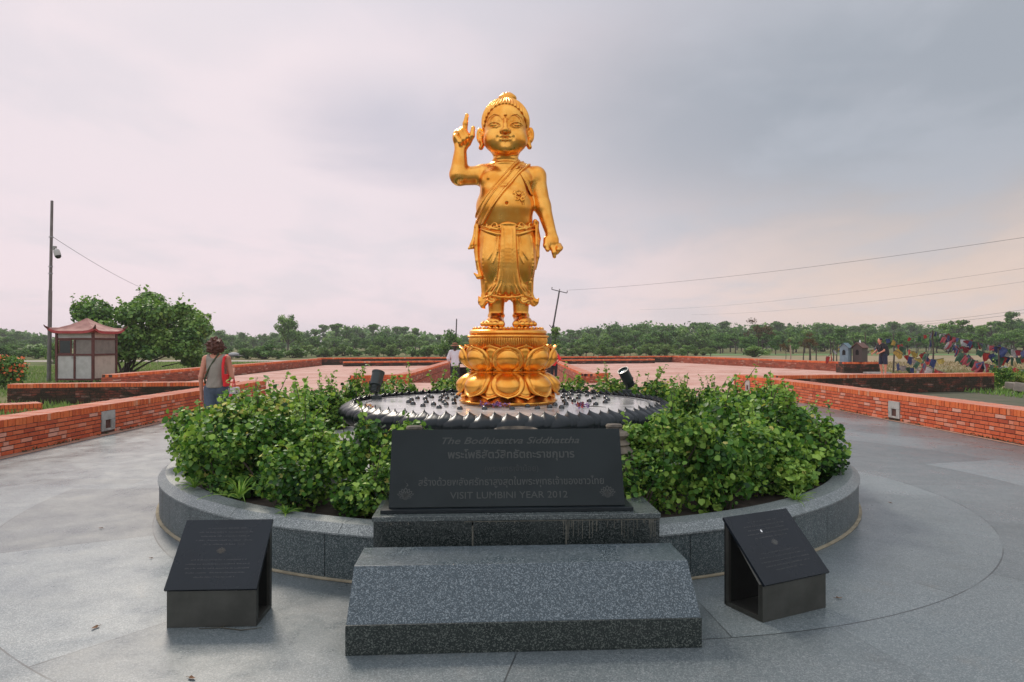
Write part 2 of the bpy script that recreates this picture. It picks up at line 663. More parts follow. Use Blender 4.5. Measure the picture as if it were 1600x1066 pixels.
def field_material():
    m_ = bpy.data.materials.new('field_grass')
    m_.use_nodes = True
    t = NT(m_.node_tree)
    b = t.n['Principled BSDF']
    P = t.new('ShaderNodeTexCoord').outputs['Object']
    n1 = t.noise(P, 0.05, 5, 0.6)
    n2 = t.noise(P, 0.7, 6, 0.7)
    n3 = t.noise(P, 9, 4, 0.7)
    c = t.mix(t.smooth(n1, 0.42, 0.60), (0.085, 0.115, 0.035), (0.20, 0.165, 0.085))
    c = t.mix(t.smooth(n2, 0.45, 0.7, 0, 0.7), c, (0.17, 0.18, 0.07))
    c = t.mix(t.smooth(n3, 0.4, 0.7, 0, 0.5), c, (0.07, 0.085, 0.03))
    t.put(b.inputs['Base Color'], c)
    b.inputs['Roughness'].default_value = 0.95
    b.inputs['Specular IOR Level'].default_value = 0.1
    return m_


def paver_material():
    m_ = bpy.data.materials.new('brick_pavers')
    m_.use_nodes = True
    t = NT(m_.node_tree)
    b = t.n['Principled BSDF']
    P = t.new('ShaderNodeTexCoord').outputs['Object']
    bk = t.new('ShaderNodeTexBrick', offset=0.5)
    t.put(bk.inputs['Vector'], P)
    for i, v in (('Color1', (0.42, 0.20, 0.155, 1)), ('Color2', (0.53, 0.31, 0.25, 1)), ('Mortar', (0.27, 0.14, 0.11, 1))):
        bk.inputs[i].default_value = v
    bk.inputs['Scale'].default_value = 1
    bk.inputs['Mortar Size'].default_value = 0.008
    bk.inputs['Brick Width'].default_value = 0.25
    bk.inputs['Row Height'].default_value = 0.12
    n1 = t.noise(P, 0.5, 6, 0.65)
    n2 = t.noise(t.vm('MULTIPLY', P, (0.25, 1.4, 1)), 1.1, 5, 0.7)
    n3 = t.noise(P, 6.0, 5, 0.7)
    c = t.mix(t.smooth(n1, 0.35, 0.65, 0, 0.65), bk.outputs['Color'], (0.60, 0.41, 0.35))
    c = t.mix(t.smooth(n2, 0.56, 0.74, 0, 0.55), c, (0.26, 0.13, 0.09))
    c = t.mix(t.smooth(n3, 0.55, 0.75, 0, 0.35), c, (0.30, 0.17, 0.13))
    t.put(b.inputs['Base Color'], c)
    b.inputs['Roughness'].default_value = 0.9
    b.inputs['Specular IOR Level'].default_value = 0.2
    bn = t.new('ShaderNodeBump')
    bn.inputs['Strength'].default_value = 0.3
    bn.inputs['Distance'].default_value = 0.01
    t.put(bn.inputs['Height'], n3)
    t.put(b.inputs['Normal'], bn.outputs[0])
    return m_


def ground_sheet():
    # one sheet to the horizon with the sunken channel cut out of it
    me = bpy.data.meshes.new('ground')
    X = [-1500, -4.25, 3.0, 1500]; Y = [-60, 28.6, 51.0, 2200]
    vs = [(x, y, -0.02) for y in Y for x in X]
    fs = [(j * 4 + i, j * 4 + i + 1, j * 4 + i + 5, j * 4 + i + 4) for j in range(3) for i in range(3) if (i, j) != (1, 1)]
    me.from_pydata(vs, [], fs)
    tag(link('ground', me, field_material()), kind='structure')


ground_sheet()

PAVE = granite('granite_paving', (0.138, 0.166, 0.172), (0.25, 0.275, 0.28), (0.085, 0.10, 0.11), rough=0.33, speck=170,
               polar=(0.9, 8.0, 1.25, 2.3, 0.0055, 0.22), stain=0.5, weather=(0.20, 0.185, 0.16))
sheet('paving', [(-7.6, -12), (9.2, -12), (8.6, 8), (8.45, 14), (8.0, 21.5), (-7.6, 21.5)], 0.0, PAVE)
PAVERS = paver_material()
# brick paved court beyond the granite, with a sunken channel down its middle
sheet('brick_paving', [(-14.2, 21.5), (-4.25, 21.5), (-4.25, 47.0), (3.0, 52.0), (3.0, 21.5), (8.3, 21.5), (8.3, 22.4), (17.2, 24.6), (20.5, 26), (20.0, 41), (14.2, 60), (-14.2, 52)], 0.0, PAVERS)
sheet('channel_near_paving', [(-4.25, 21.5), (3.0, 21.5), (3.0, 28.6), (-4.25, 28.6)], 0.004, PAVERS)
CH = MB()
CH.add([(-4.25, 28.6, -1.0), (3.0, 28.6, -1.0), (3.0, 51, -1.0), (-4.25, 51, -1.0)], [(0, 1, 2, 3)])
tag(CH.build('channel_floor', PAVERS), kind='structure')
# the strip of brick edging along the side walls
EDGE = mat('edge_strip', (0.36, 0.20, 0.14), 0.9, noise_amt=0.6, noise_scale=6)
sheet('left_edge_strip', [(-7.45, -12), (-7.28, -12), (-7.24, 21), (-7.45, 21)], 0.006, EDGE)
sheet('right_edge_strip', [(8.22, -12), (8.5, -12), (8.2, 17), (7.95, 24), (7.75, 24), (8.0, 17), (8.22, 9)], 0.006, EDGE)
# far dirt road and a bare earth field
sheet('road', [(-90, 61), (-12, 64), (-12, 67.5), (-90, 66)], -0.012, mat('pale_dirt', (0.42, 0.36, 0.33), 0.95, noise_amt=0.4, noise_scale=0.5))
sheet('earth_strip', [(9.4, 2), (30, 2), (30, 24), (8.9, 24.2)], -0.014, mat('dark_earth', (0.085, 0.075, 0.045), 0.95, noise_amt=0.7, noise_scale=1.5, dark=(0.04, 0.06, 0.025)))
sheet('earth_field', [(14, 62), (24, 42), (90, 44), (120, 95), (20, 92)], -0.012, mat('bare_earth', (0.30, 0.20, 0.12), 0.95, noise_amt=0.9, noise_scale=0.35, dark=(0.12, 0.14, 0.05)))
sheet('green_field', [(28, 96), (110, 98), (110, 112), (30, 110)], -0.010, mat('bright_crop', (0.10, 0.20, 0.05), 0.95, noise_amt=0.5, noise_scale=0.6))


# ------------------------------------------------------------------ brick walls: real bricks laid in courses
RED = [(0.46, 0.080, 0.036), (0.66, 0.130, 0.050), (0.74, 0.19, 0.085), (0.72, 0.36, 0.27)]
BR_NEAR = brick_mat('brick_orange', RED, mortar=(0.10, 0.045, 0.035), moss=0.12, dust=0.85)
BR_TOP = brick_mat('brick_coping', [(0.56, 0.10, 0.035), (0.72, 0.15, 0.045), (0.78, 0.19, 0.06), (0.72, 0.30, 0.17)], moss=0.08, dust=0.9)
BR_DARK = brick_mat('brick_mossy_shaded', [(0.16, 0.040, 0.026), (0.22, 0.055, 0.036), (0.28, 0.085, 0.055), (0.40, 0.22, 0.17)], mortar=(0.02, 0.017, 0.013), moss=0.91, dust=0.9)  # real moss, plus the shade of viewer-facing walls painted into the brick colour
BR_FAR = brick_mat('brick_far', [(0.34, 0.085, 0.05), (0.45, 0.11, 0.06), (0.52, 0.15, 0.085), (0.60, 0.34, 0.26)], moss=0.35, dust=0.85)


def brick_wall(name, p0, p1, h, th, label, m_=None, top=None, seed=0, base=0.0, cat='brick wall', drain=None, far=False, side_top=None):
    rng = random.Random(seed)
    p0 = Vector((p0[0], p0[1], 0)); p1 = Vector((p1[0], p1[1], 0))
    L = (p1 - p0).length
    root = empty(name, (p0.x, p0.y, base), math.atan2(p1.y - p0.y, p1.x - p0.x), label, cat, 'low red brick walls of the court')
    m_ = m_ or BR_NEAR; top = top or BR_TOP
    ch = 0.072
    cop = 0.115
    n = max(1, int(round((h - cop) / ch)))
    ch = (h - cop) / n
    b = MB()
    b.box((L / 2, 0, (h - cop) / 2 + 0.002), (L - 0.02, th - 0.022, h - cop), tone=0.0)
    bl = 0.24 if not far else 0.36
    for j in range(n):
        z = ch * (j + 0.5)
        x = -(j % 2) * bl / 2
        while x < L:
            l = bl + rng.uniform(-0.012, 0.012)
            if rng.random() < 0.25: l *= 0.5
            a, e = max(x, 0), min(x + l - 0.013, L)
            if e - a > 0.03:
                segs = [(a, e)]
                for d_ in (drain or []):
                    if z < 0.40:
                        segs = [q_ for s0, s1 in segs for q_ in ((s0, min(s1, d_ - 0.215)), (max(s0, d_ + 0.215), s1)) if q_[1] - q_[0] > 0.015]
                for a, e in segs:
                    o = rng.uniform(-0.003, 0.004)
                    t = min(max(rng.gauss(0.5, 0.2), 0.08), 0.86)
                    if rng.random() < 0.10: t = rng.uniform(0.86, 1.0)
                    b.box(((a + e) / 2, -th / 2 + 0.05 + o, z), (e - a, 0.1, ch - 0.015), tone=t)
                    b.box(((a + e) / 2, th / 2 - 0.05 - o, z), (e - a, 0.1, ch - 0.015), tone=t)
            x += l
        for xe in (0.05, L - 0.05):
            y = -th / 2 + 0.1
            while y < th / 2 - 0.12:
                b.box((xe + (-0.002 if xe < 1 else 0.002), y + 0.1, z), (0.1, 0.2, ch - 0.012), tone=rng.uniform(0.1, 0.9))
                y += 0.215
    b.build('courses', m_, root)
    b = MB()
    cw = 0.078 if not far else 0.16
    b.box((L / 2, 0, h - cop / 2 - 0.004), (L - 0.01, th - 0.02, cop - 0.014), tone=0.0)
    x = 0.0
    while x < L - 0.02:
        l = min(cw, L - x)
        t = min(max(rng.gauss(0.5, 0.22), 0.08), 1.0)
        dz = rng.uniform(-0.004, 0.003)
        for s_ in ((-1, 1) if th > 0.35 else (0,)):
            w_ = th / 2 if s_ else th
            b.box((x + l / 2, s_ * th / 4 * (1.0) + s_ * rng.uniform(-0.003, 0.006), h - cop / 2 + dz), (l - 0.010, w_ - 0.008, cop - 0.006), tone=t, rz=rng.uniform(-0.01, 0.01))
        x += l
    b.build('coping', top, root)
    return root


conc = mat('concrete_drain', (0.42, 0.40, 0.37), 0.85, noise_amt=0.7, noise_scale=5, bump=0.3)
black = mat('dark_hole', (0.01, 0.01, 0.01), 0.9)


def drain_box(x, y, face, label, h=0.36):
    """concrete surround of a floor light let into the wall; face = -1 looks towards -x, +1 towards +x"""
    r_ = empty('wall_drain', (x, y, 0.05), 0, label, 'wall drain', 'concrete drain openings in the side walls')
    b = MB()
    w_, hh, t_ = 0.42, h, 0.12
    b.box((0, 0, hh - 0.08), (t_, w_, 0.16))
    b.box((0, -w_ / 2 + 0.06, hh / 2 - 0.08), (t_, 0.12, hh - 0.16))
    b.box((0, w_ / 2 - 0.06, hh / 2 - 0.08), (t_, 0.12, hh - 0.16))
    b.box((0, 0, 0.02), (t_, w_ - 0.24, 0.04))
    b.build('surround', conc, r_, bevel=0.006)
    b = MB()
    b.box((-face * 0.04, 0, 0.12), (0.02, w_ - 0.25, 0.17))
    b.build('opening', black, r_)
    b = MB()
    for k in range(3):
        b.tube([(face * 0.02, -0.07 + k * 0.07, 0.04), (face * 0.02, -0.07 + k * 0.07, 0.19)], 0.006, 6)
    b.build('grille', mat('rusty_bar', (0.12, 0.08, 0.06), 0.7), r_)


# near side walls (they run away from the viewer on both sides)
brick_wall('brick_wall', (-7.72, 3.0), (-7.72, 20.7), 0.53, 0.54, 'bright red brick wall along the left edge of the grey paving', seed=1, drain=[12.6 - 3.0])
brick_wall('brick_wall', (8.13, 24.2), (8.86, 4.0), 0.56, 0.56, 'bright orange brick wall along the right edge of the grey paving', seed=2, drain=[24.2 - 14.65, 24.2 - 22.9])
drain_box(-7.50, 12.6, 1, 'grey concrete drain opening in the left red brick wall')
drain_box(8.245, 14.65, -1, 'grey concrete drain opening in the middle of the right orange brick wall')
drain_box(7.95, 22.9, -1, 'pale concrete block at the far end of the right orange brick wall')
# mossy return walls
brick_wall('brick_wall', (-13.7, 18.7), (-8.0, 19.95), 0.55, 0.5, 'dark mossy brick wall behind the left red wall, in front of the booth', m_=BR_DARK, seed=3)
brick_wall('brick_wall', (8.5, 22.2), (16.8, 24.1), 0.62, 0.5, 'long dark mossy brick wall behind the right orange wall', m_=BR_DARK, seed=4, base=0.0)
brick_wall('brick_wall', (-13.2, 14.2), (-11.2, 16.2), 0.26, 0.6, 'low brick stub on the far left between the red wall and mossy wall', seed=5)
# outer walls of the court
brick_wall('brick_wall', (-14.65, 24.8), (-14.65, 51.7), 0.53, 0.5, 'long red brick wall running away beside the booth tree', m_=BR_FAR, seed=6, far=True)
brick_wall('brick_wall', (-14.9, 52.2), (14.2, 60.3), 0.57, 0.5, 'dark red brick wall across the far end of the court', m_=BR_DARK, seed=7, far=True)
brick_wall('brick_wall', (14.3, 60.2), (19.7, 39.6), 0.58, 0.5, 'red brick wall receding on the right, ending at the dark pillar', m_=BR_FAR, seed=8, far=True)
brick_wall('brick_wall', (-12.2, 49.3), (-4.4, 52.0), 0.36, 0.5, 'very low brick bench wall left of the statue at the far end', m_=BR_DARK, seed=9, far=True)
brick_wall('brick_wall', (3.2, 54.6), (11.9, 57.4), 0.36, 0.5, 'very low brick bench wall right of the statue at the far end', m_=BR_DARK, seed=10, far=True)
# walls of the sunken channel
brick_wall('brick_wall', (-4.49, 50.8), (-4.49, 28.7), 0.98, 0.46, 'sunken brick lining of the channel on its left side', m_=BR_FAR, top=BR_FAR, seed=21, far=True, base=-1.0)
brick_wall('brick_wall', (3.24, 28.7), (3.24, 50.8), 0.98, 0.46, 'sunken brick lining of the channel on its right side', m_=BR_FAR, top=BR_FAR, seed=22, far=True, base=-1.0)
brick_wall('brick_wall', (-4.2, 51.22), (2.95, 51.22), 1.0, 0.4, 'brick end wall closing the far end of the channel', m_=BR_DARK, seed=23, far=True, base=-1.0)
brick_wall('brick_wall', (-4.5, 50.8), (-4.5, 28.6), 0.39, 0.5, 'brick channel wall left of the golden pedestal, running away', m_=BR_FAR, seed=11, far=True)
brick_wall('brick_wall', (3.25, 28.6), (3.25, 54.4), 0.39, 0.5, 'brick channel wall right of the golden pedestal, running away', m_=BR_FAR, seed=12, far=True)
brick_wall('brick_wall', (-6.3, 26.9), (-4.4, 28.3), 0.39, 0.5, 'short angled brick wall end left of the pedestal', m_=BR_NEAR, seed=13)
brick_wall('brick_wall', (3.0, 28.7), (4.0, 29.6), 0.39, 0.5, 'short angled brick wall end right of the pedestal', m_=BR_NEAR, seed=14)
brick_wall('brick_pillar', (18.5, 38.5), (20.5, 38.5), 0.62, 0.9, 'dark brown brick pillar under the two little shrine houses', m_=BR_DARK, seed=15)

# ------------------------------------------------------------------ round planter
GR_BLUE = granite('granite_blue', (0.055, 0.078, 0.080), (0.21, 0.235, 0.235), (0.028, 0.036, 0.042), rough=0.42, speck=190, stain=0.25)
GR_RIM = granite('granite_rim', (0.155, 0.180, 0.178), (0.33, 0.35, 0.345), (0.08, 0.095, 0.10), rough=0.45, speck=190, stain=0.35)
GR_DARK = granite('granite_dark', (0.018, 0.025, 0.024), (0.085, 0.095, 0.09), (0.006, 0.009, 0.009), rough=0.25, speck=210, stain=0.2, weather=(0.06, 0.06, 0.055))
PCX, PCY, PR = -0.03, 8.4, 3.83
planter = empty('round_planter', (PCX, PCY, 0), 0, 'large round raised planter of grey granite around the golden statue', 'planter')
NS = 46
b = MB()
for k in range(NS):
    a0, a1 = 2 * math.pi * k / NS, 2 * math.pi * (k + 1) / NS - 0.0012
    ro = PR + 0.0
    vs = []
    tn = random.Random(k).uniform(0.2, 0.8)
    P = []
    for a in np.linspace(a0, a1, 4):
        P.append((ro * math.cos(a), ro * math.sin(a), (ro - 0.12) * math.cos(a), (ro - 0.12) * math.sin(a)))
    for (x, y, xi, yi) in P:
        vs += [(x, y, 0), (x, y, 0.315), (xi, yi, 0.315), (xi, yi, 0)]
    fs = []
    for i in range(3):
        q = i * 4
        fs += [(q, q + 4, q + 5, q + 1), (q + 1, q + 5, q + 6, q + 2), (q + 2, q + 6, q + 7, q + 3)]
    b.add(vs, fs, tn)
b.build('side_panels', GR_BLUE, planter)
b = MB()
for k in range(NS // 2):
    a0, a1 = 2 * math.pi * k / (NS // 2) + 0.03, 2 * math.pi * (k + 1) / (NS // 2) + 0.03 - 0.001
    prof = [(PR + 0.012, 0.318), (PR + 0.012, 0.330), (PR - 0.055, 0.385), (PR - 0.21, 0.385), (PR - 0.22, 0.375), (PR - 0.22, 0.20)]
    vs, fs = [], []
    A = np.linspace(a0, a1, 6)
    for a in A:
        for r_, z in prof:
            vs.append((r_ * math.cos(a), r_ * math.sin(a), z))
    n = len(prof)
    for i in range(5):
        for j in range(n - 1):
            fs.append((i * n + j, (i + 1) * n + j, (i + 1) * n + j + 1, i * n + j + 1))
    b.add(vs, fs, random.Random(k + 90).uniform(0.2, 0.8))
b.build('coping_ring', GR_RIM, planter)
b = MB()
b.lathe([(PR - 0.21, 0.30), (2.75, 0.34)], 72)
b.build('soil', mat('garden_soil', (0.055, 0.04, 0.028), 0.95, noise_amt=0.8, noise_scale=9, bump=0.8, bump_scale=18), planter)
b = MB()
b.lathe([(2.78, 0.25), (2.78, 0.45), (0.0001, 0.45)], 72)
b.build('inner_floor', granite('granite_inner', (0.30, 0.30, 0.29), (0.46, 0.46, 0.45), (0.16, 0.16, 0.16), rough=0.5, speck=100, stain=0.2), planter)
b = MB()
b.lathe([(PR + 0.028, 0.003), (PR + 0.028, 0.012), (PR - 0.01, 0.014)], 92)
b.build('grout_line', mat('pale_grout', (0.34, 0.29, 0.20), 0.9, noise_amt=0.6, noise_scale=7), planter)

# ------------------------------------------------------------------ round lotus basin
BX, BY, BR, BH = -0.055, 8.8, 2.09, 0.905
BLACKST = mat('black_stone', (0.010, 0.015, 0.018), 0.34, noise_amt=0.5, noise_scale=3, bump=0.08, spec=0.3)
basin = empty('lotus_basin', (BX, BY, 0), 0, 'wide round black stone basin with carved lotus petal rim under the statue', 'stone basin')
b = MB()
b.lathe([(1.90, 0.87), (1.92, 0.80), (1.75, 0.66), (1.25, 0.55), (0.95, 0.50), (0.95, 0.452)], 96)
b.build('bowl', BLACKST, basin, smooth=True)
b = MB()
b.lathe([(1.93, BH - 0.012), (1.80, BH - 0.012), (0.0001, BH - 0.012)], 96)


def basin_top_mat():
    m_ = bpy.data.materials.new('wet_polished_granite')
    m_.use_nodes = True
    t = NT(m_.node_tree)
    q = t.n['Principled BSDF']
    P = t.new('ShaderNodeTexCoord').outputs['Object']
    n = t.noise(P, 1.6, 5, 0.6, 0.5)
    n2 = t.noise(P, 9, 5, 0.6)
    c = t.mix(t.smooth(n, 0.4, 0.65), (0.36, 0.35, 0.34), (0.50, 0.48, 0.46))
    c = t.mix(t.smooth(n2, 0.55, 0.75, 0, 0.4), c, (0.22, 0.22, 0.21))
    t.put(q.inputs['Base Color'], c)
    t.put(q.inputs['Roughness'], t.lin(n, 0.35, 0.65, 0.12, 0.30))
    q.inputs['Specular IOR Level'].default_value = 0.8
    return m_


b.build('basin_floor', basin_top_mat(), basin, smooth=True)


def rim_petal(W, back=False):
    """one carved petal lying over the rim, its tip turned up"""
    vs, fs = [], []
    nu, nv = 10, 12
    for side in (0, 1):
        for j in range(nv + 1):
            v = j / nv
            wv = W * (0.62 + 0.38 * math.sin(v * math.pi * 0.9)) * (1 if v < 0.75 else max(0.03, 1 - ((v - 0.75) / 0.25) ** 1.7 * 0.97))
            # path from under the bowl, outwards, then curling up and inwards to the tip
            path = [(1.80, 0.64), (1.93, 0.67), (2.03, 0.73), (2.085, 0.805), (2.07, 0.862), (2.02, 0.892), (1.97, 0.905), (1.945, 0.924)]
            s_ = v * (len(path) - 1)
            i0 = min(int(s_), len(path) - 2)
            f = s_ - i0
            pr = path[i0][0] * (1 - f) + path[i0 + 1][0] * f
            pz = path[i0][1] * (1 - f) + path[i0 + 1][1] * f
            if back:
                pr -= 0.02; pz += 0.012 * v
            for i in range(nu + 1):
                u = -1 + 2 * i / nu
                h = 0.030 * (1 - u * u) + 0.010 * math.exp(-(u / 0.13) ** 2)
                if side: h = -0.03
                nx, nz = (1, 0.0) if v < 0.5 else ((1 - (v - 0.5) * 2) * 1.0, (v - 0.5) * 2)
                r_ = pr + h * nx
                z_ = pz + h * nz
                tw = 0.028 * u
                a = (u * wv) / 2.0
                vs.append((r_ * math.cos(a) + 0, r_ * math.sin(a), z_ + tw * 0.5))
    n1 = (nu + 1) * (nv + 1)
    for j in range(nv):
        for i in range(nu):
            a = j * (nu + 1) + i
            fs.append((a, a + 1, a + nu + 2, a + nu + 1))
            fs.append((n1 + a, n1 + a + nu + 1, n1 + a + nu + 2, n1 + a + 1))
    for i_ in (0, nu):
        for j in range(nv):
            a = j * (nu + 1) + i_
            f = (a, a + nu + 1, n1 + a + nu + 1, n1 + a)
            fs.append(f if i_ else f[::-1])
    for i in range(nu):
        a = nv * (nu + 1) + i
        fs.append((a, a + 1, n1 + a + 1, n1 + a))
    me = mesh_np('rim_petal', vs, fs, smooth=True)
    me.materials.append(BLACKST)
    return me


rp = rim_petal(0.118)
NP = 48
for k in range(NP):
    o = link('rim_petal', rp, None, basin)
    o.rotation_euler = (0, 0, 2 * math.pi * k / NP)
rp2 = rim_petal(0.10, True)
for k in range(NP):
    o = link('inner_petal', rp2, None, basin)
    o.rotation_euler = (0, 0, 2 * math.pi * (k + 0.5) / NP)
b = MB()
b.lathe([(1.80, BH - 0.010), (1.80, BH - 0.004), (1.84, BH - 0.004), (1.84, BH - 0.010)], 96)
b.build('inner_ring', mat('wet_grey', (0.10, 0.105, 0.11), 0.3), basin)

# little dark domes set out on the basin
zf = BH - 0.012
dome_px = [(345, 430), (365, 438), (385, 412), (358, 420), (420, 415), (410, 447), (425, 430), (435, 402), (450, 408), (458, 440), (483, 455), (490, 422), (492, 408),
           (505, 430), (515, 440), (500, 400), (516, 396), (520, 412), (545, 395), (550, 420), (552, 436), (572, 400), (578, 430), (578, 460), (560, 408),
           (1040, 455), (1052, 425), (1060, 438), (1065, 400), (1085, 395), (1095, 425), (1115, 412), (1120, 400), (1125, 440), (1155, 398), (1165, 425), (1185, 412),
           (1205, 403), (1195, 440), (1240, 410), (1238, 430), (1250, 420), (1045, 408), (1075, 412), (1050, 398),
           (625, 432), (650, 440), (680, 436), (690, 460), (740, 436), (762, 442), (790, 440), (815, 460), (845, 440), (868, 436), (885, 450), (925, 436), (930, 458),
           (965, 440), (985, 452), (995, 432), (1010, 442), (700, 446)]
b = MB()
b.lathe([(0.034, 0), (0.034, 0.012), (0.030, 0.026), (0.019, 0.038), (0.0001, 0.043)], 16)
dome0 = None
DM = mat('black_glass', (0.008, 0.012, 0.014), 0.10, spec=0.8)
import itertools
for i, (zx, zy) in enumerate(dome_px):
    px, py = 520 + zx / 2.909, 480 + zy / 2.909 + 2.0
    P = ppx(px, py, zf)
    if (P.x + 0.05) ** 2 + (P.y - 8.8) ** 2 < 0.68 ** 2: continue
    side = 'left' if px < 730 else ('right' if px > 860 else 'front')
    lab = {'left': 'small black glossy dome on the basin floor left of the golden lotus', 'right': 'small black glossy dome on the basin floor right of the golden lotus',
           'front': 'small black glossy dome on the basin floor in front of the golden lotus'}[side]
    if dome0 is None:
        dome0 = b.build('small_dome', DM, None, smooth=True)
        tag(dome0, lab, 'dome ornament', 'small black domes on the basin')
        o = dome0
    else:
        o = dome0.copy(); COL.objects.link(o); o['label'] = lab
    o.location = P
    o.rotation_euler = (0, 0, i)

# ------------------------------------------------------------------ spotlights
LBLK = mat('spot_housing', (0.018, 0.028, 0.028), 0.38, noise_amt=0.3, noise_scale=20)
LGLS = mat('spot_glass', (0.10, 0.15, 0.14), 0.12, spec=0.8)


def spotlight(P, rz, tilt, roll, label):
    r_ = empty('spotlight', P, rz, label, 'spotlight', 'black spotlights on the basin')
    b = MB()
    b.box((0, 0, 0.028), (0.135, 0.11, 0.056))
    b.build('base_box', LBLK, r_, bevel=0.006)
    b = MB()
    b.tube([(0, 0, 0.05), (0, 0, 0.13)], 0.022, 10)
    b.box((0, 0, 0.14), (0.10, 0.03, 0.02))
    b.box((-0.092, 0, 0.19), (0.008, 0.03, 0.12)); b.box((0.092, 0, 0.19), (0.008, 0.03, 0.12))
    b.box((0, 0, 0.136), (0.19, 0.03, 0.008))
    b.build('bracket', LBLK, r_)
    M = Euler((tilt, roll, 0)).to_matrix()
    b = MB()
    b.lathe([(0.0001, -0.15), (0.055, -0.15), (0.06, -0.14), (0.06, -0.06), (0.082, -0.05), (0.082, 0.125), (0.088, 0.127), (0.088, 0.15), (0.076, 0.15), (0.076, 0.12)], 24, (0, 0, 0.235), None, M)
    for k in range(4):
        b.lathe([(0.061, -0.135 + k * 0.02), (0.071, -0.132 + k * 0.02), (0.061, -0.128 + k * 0.02)], 24, (0, 0, 0.235), None, M)
    h = b.build('lamp_head', LBLK, r_, smooth=True)
    b = MB()
    b.lathe([(0.076, 0.122), (0.0001, 0.126)], 24, (0, 0, 0.235), None, M)
    b.build('lens', LGLS, h, smooth=True)


spotlight(ppx(588, 624, zf), R(20), R(-22), R(16), 'black spotlight standing on the left side of the basin')
spotlight(ppx(979.5, 615, zf), R(-10), R(26), R(-26), 'black spotlight standing on the right side of the basin, tipped to the left')

# ------------------------------------------------------------------ offerings on the basin
STEM = mat('dry_stem', (0.05, 0.045, 0.03), 0.8)
PINK = mat('pink_petal', (0.42, 0.10, 0.22), 0.7)
LILAC = mat('lilac_petal', (0.22, 0.12, 0.30), 0.7)
YEL = mat('yellow_petal', (0.75, 0.42, 0.04), 0.7)
REDP = mat('red_petal', (0.35, 0.05, 0.04), 0.7)


def offering(P, rz, label, mats_, L, n, seed):
    rng = random.Random(seed)
    r_ = empty('flower_offering', P, rz, label, 'flowers', 'wilted flower offerings on the basin')
    b = MB()
    b.tube([(0, 0, 0.01), (L * .4, 0.01, 0.02), (L * .8, -0.02, 0.015), (L, -0.03, 0.012)], [0.006, 0.005, 0.004, 0.003], 6)
    b.tube([(0, 0, 0.01), (L * .3, 0.05, 0.015), (L * .55, 0.07, 0.02)], 0.004, 5)
    b.build('stem', STEM, r_)
    for q, mm in enumerate(mats_):
        b = MB()
        for k in range(n):
            c_ = Vector((rng.gauss(-0.02, 0.035) + q * 0.03, rng.gauss(0, 0.025), 0.02 + rng.random() * 0.035))
            a = Euler((rng.uniform(-1, 1), rng.uniform(-1, 1), rng.uniform(0, 6))).to_matrix()
            pts = [c_ + a @ Vector(v) * 0.032 for v in ((0, 0, 0), (0.5, 0.7, 0.15), (0, 1.2, 0.3), (-0.5, 0.7, 0.15))]
            b.add(pts, [(0, 1, 2), (0, 2, 3)])
        b.build('petals', mm, r_)


offering(ppx(778, 637, zf), R(170), 'wilted pink and lilac flowers with a long dark stem in front of the pedestal', (PINK, LILAC), 0.42, 22, 1)
offering(ppx(762, 637, zf), R(-20), 'small heap of dark red and lilac petals in front of the pedestal', (REDP, LILAC), 0.12, 18, 2)
offering(ppx(790, 638, zf), R(10), 'long bare flower stem lying in front of the pedestal', (LILAC,), 0.40, 5, 3)
offering(ppx(909, 638, zf), R(5), 'wilted flower with a dark red head and stem pointing right, on the basin', (REDP, LILAC), 0.28, 20, 4)
offering(ppx(572, 641, zf), R(0), 'small yellow flower at the left edge of the basin', (YEL, REDP), 0.12, 14, 5)

# ------------------------------------------------------------------ plinth, plaque, bench, sloped signs
YAW = R(3.0)
# bench in front
bench = empty('granite_bench', (0.075, 3.66, 0), YAW, 'long dark speckled granite block with sloping front, nearest to the viewer', 'granite bench')
b = MB()
W = 1.915
b.box((0, 0.30, 0.08), (W, 0.60, 0.16))
b.build('base_course', granite('granite_base_shaded', (0.015, 0.022, 0.020), (0.11, 0.125, 0.11), (0.008, 0.011, 0.011), rough=0.3, speck=190, stain=0.15, weather=(0.07, 0.07, 0.06)), bench, bevel=0.003)  # darker than the slope: shade on the upright front put into the colour
b = MB()
b.prism([(0, 0)], 0, 0) if False else None
y0, y1, y2 = 0.004, 0.245, 0.595
vs = []
for x in (-W / 2 + 0.003, W / 2 - 0.003):
    vs += [(x, y0, 0.1605), (x, y1, 0.395), (x, y2, 0.395), (x, y2, 0.1605)]
b.add(vs, [(0, 3, 2, 1), (4, 5, 6, 7), (0, 1, 5, 4), (1, 2, 6, 5), (2, 3, 7, 6), (3, 0, 4, 7)])
b.build('sloping_top', granite('granite_bench_top', (0.040, 0.060, 0.072), (0.17, 0.20, 0.215), (0.016, 0.026, 0.032), rough=0.29, speck=210, stain=0.12), bench, bevel=0.004)

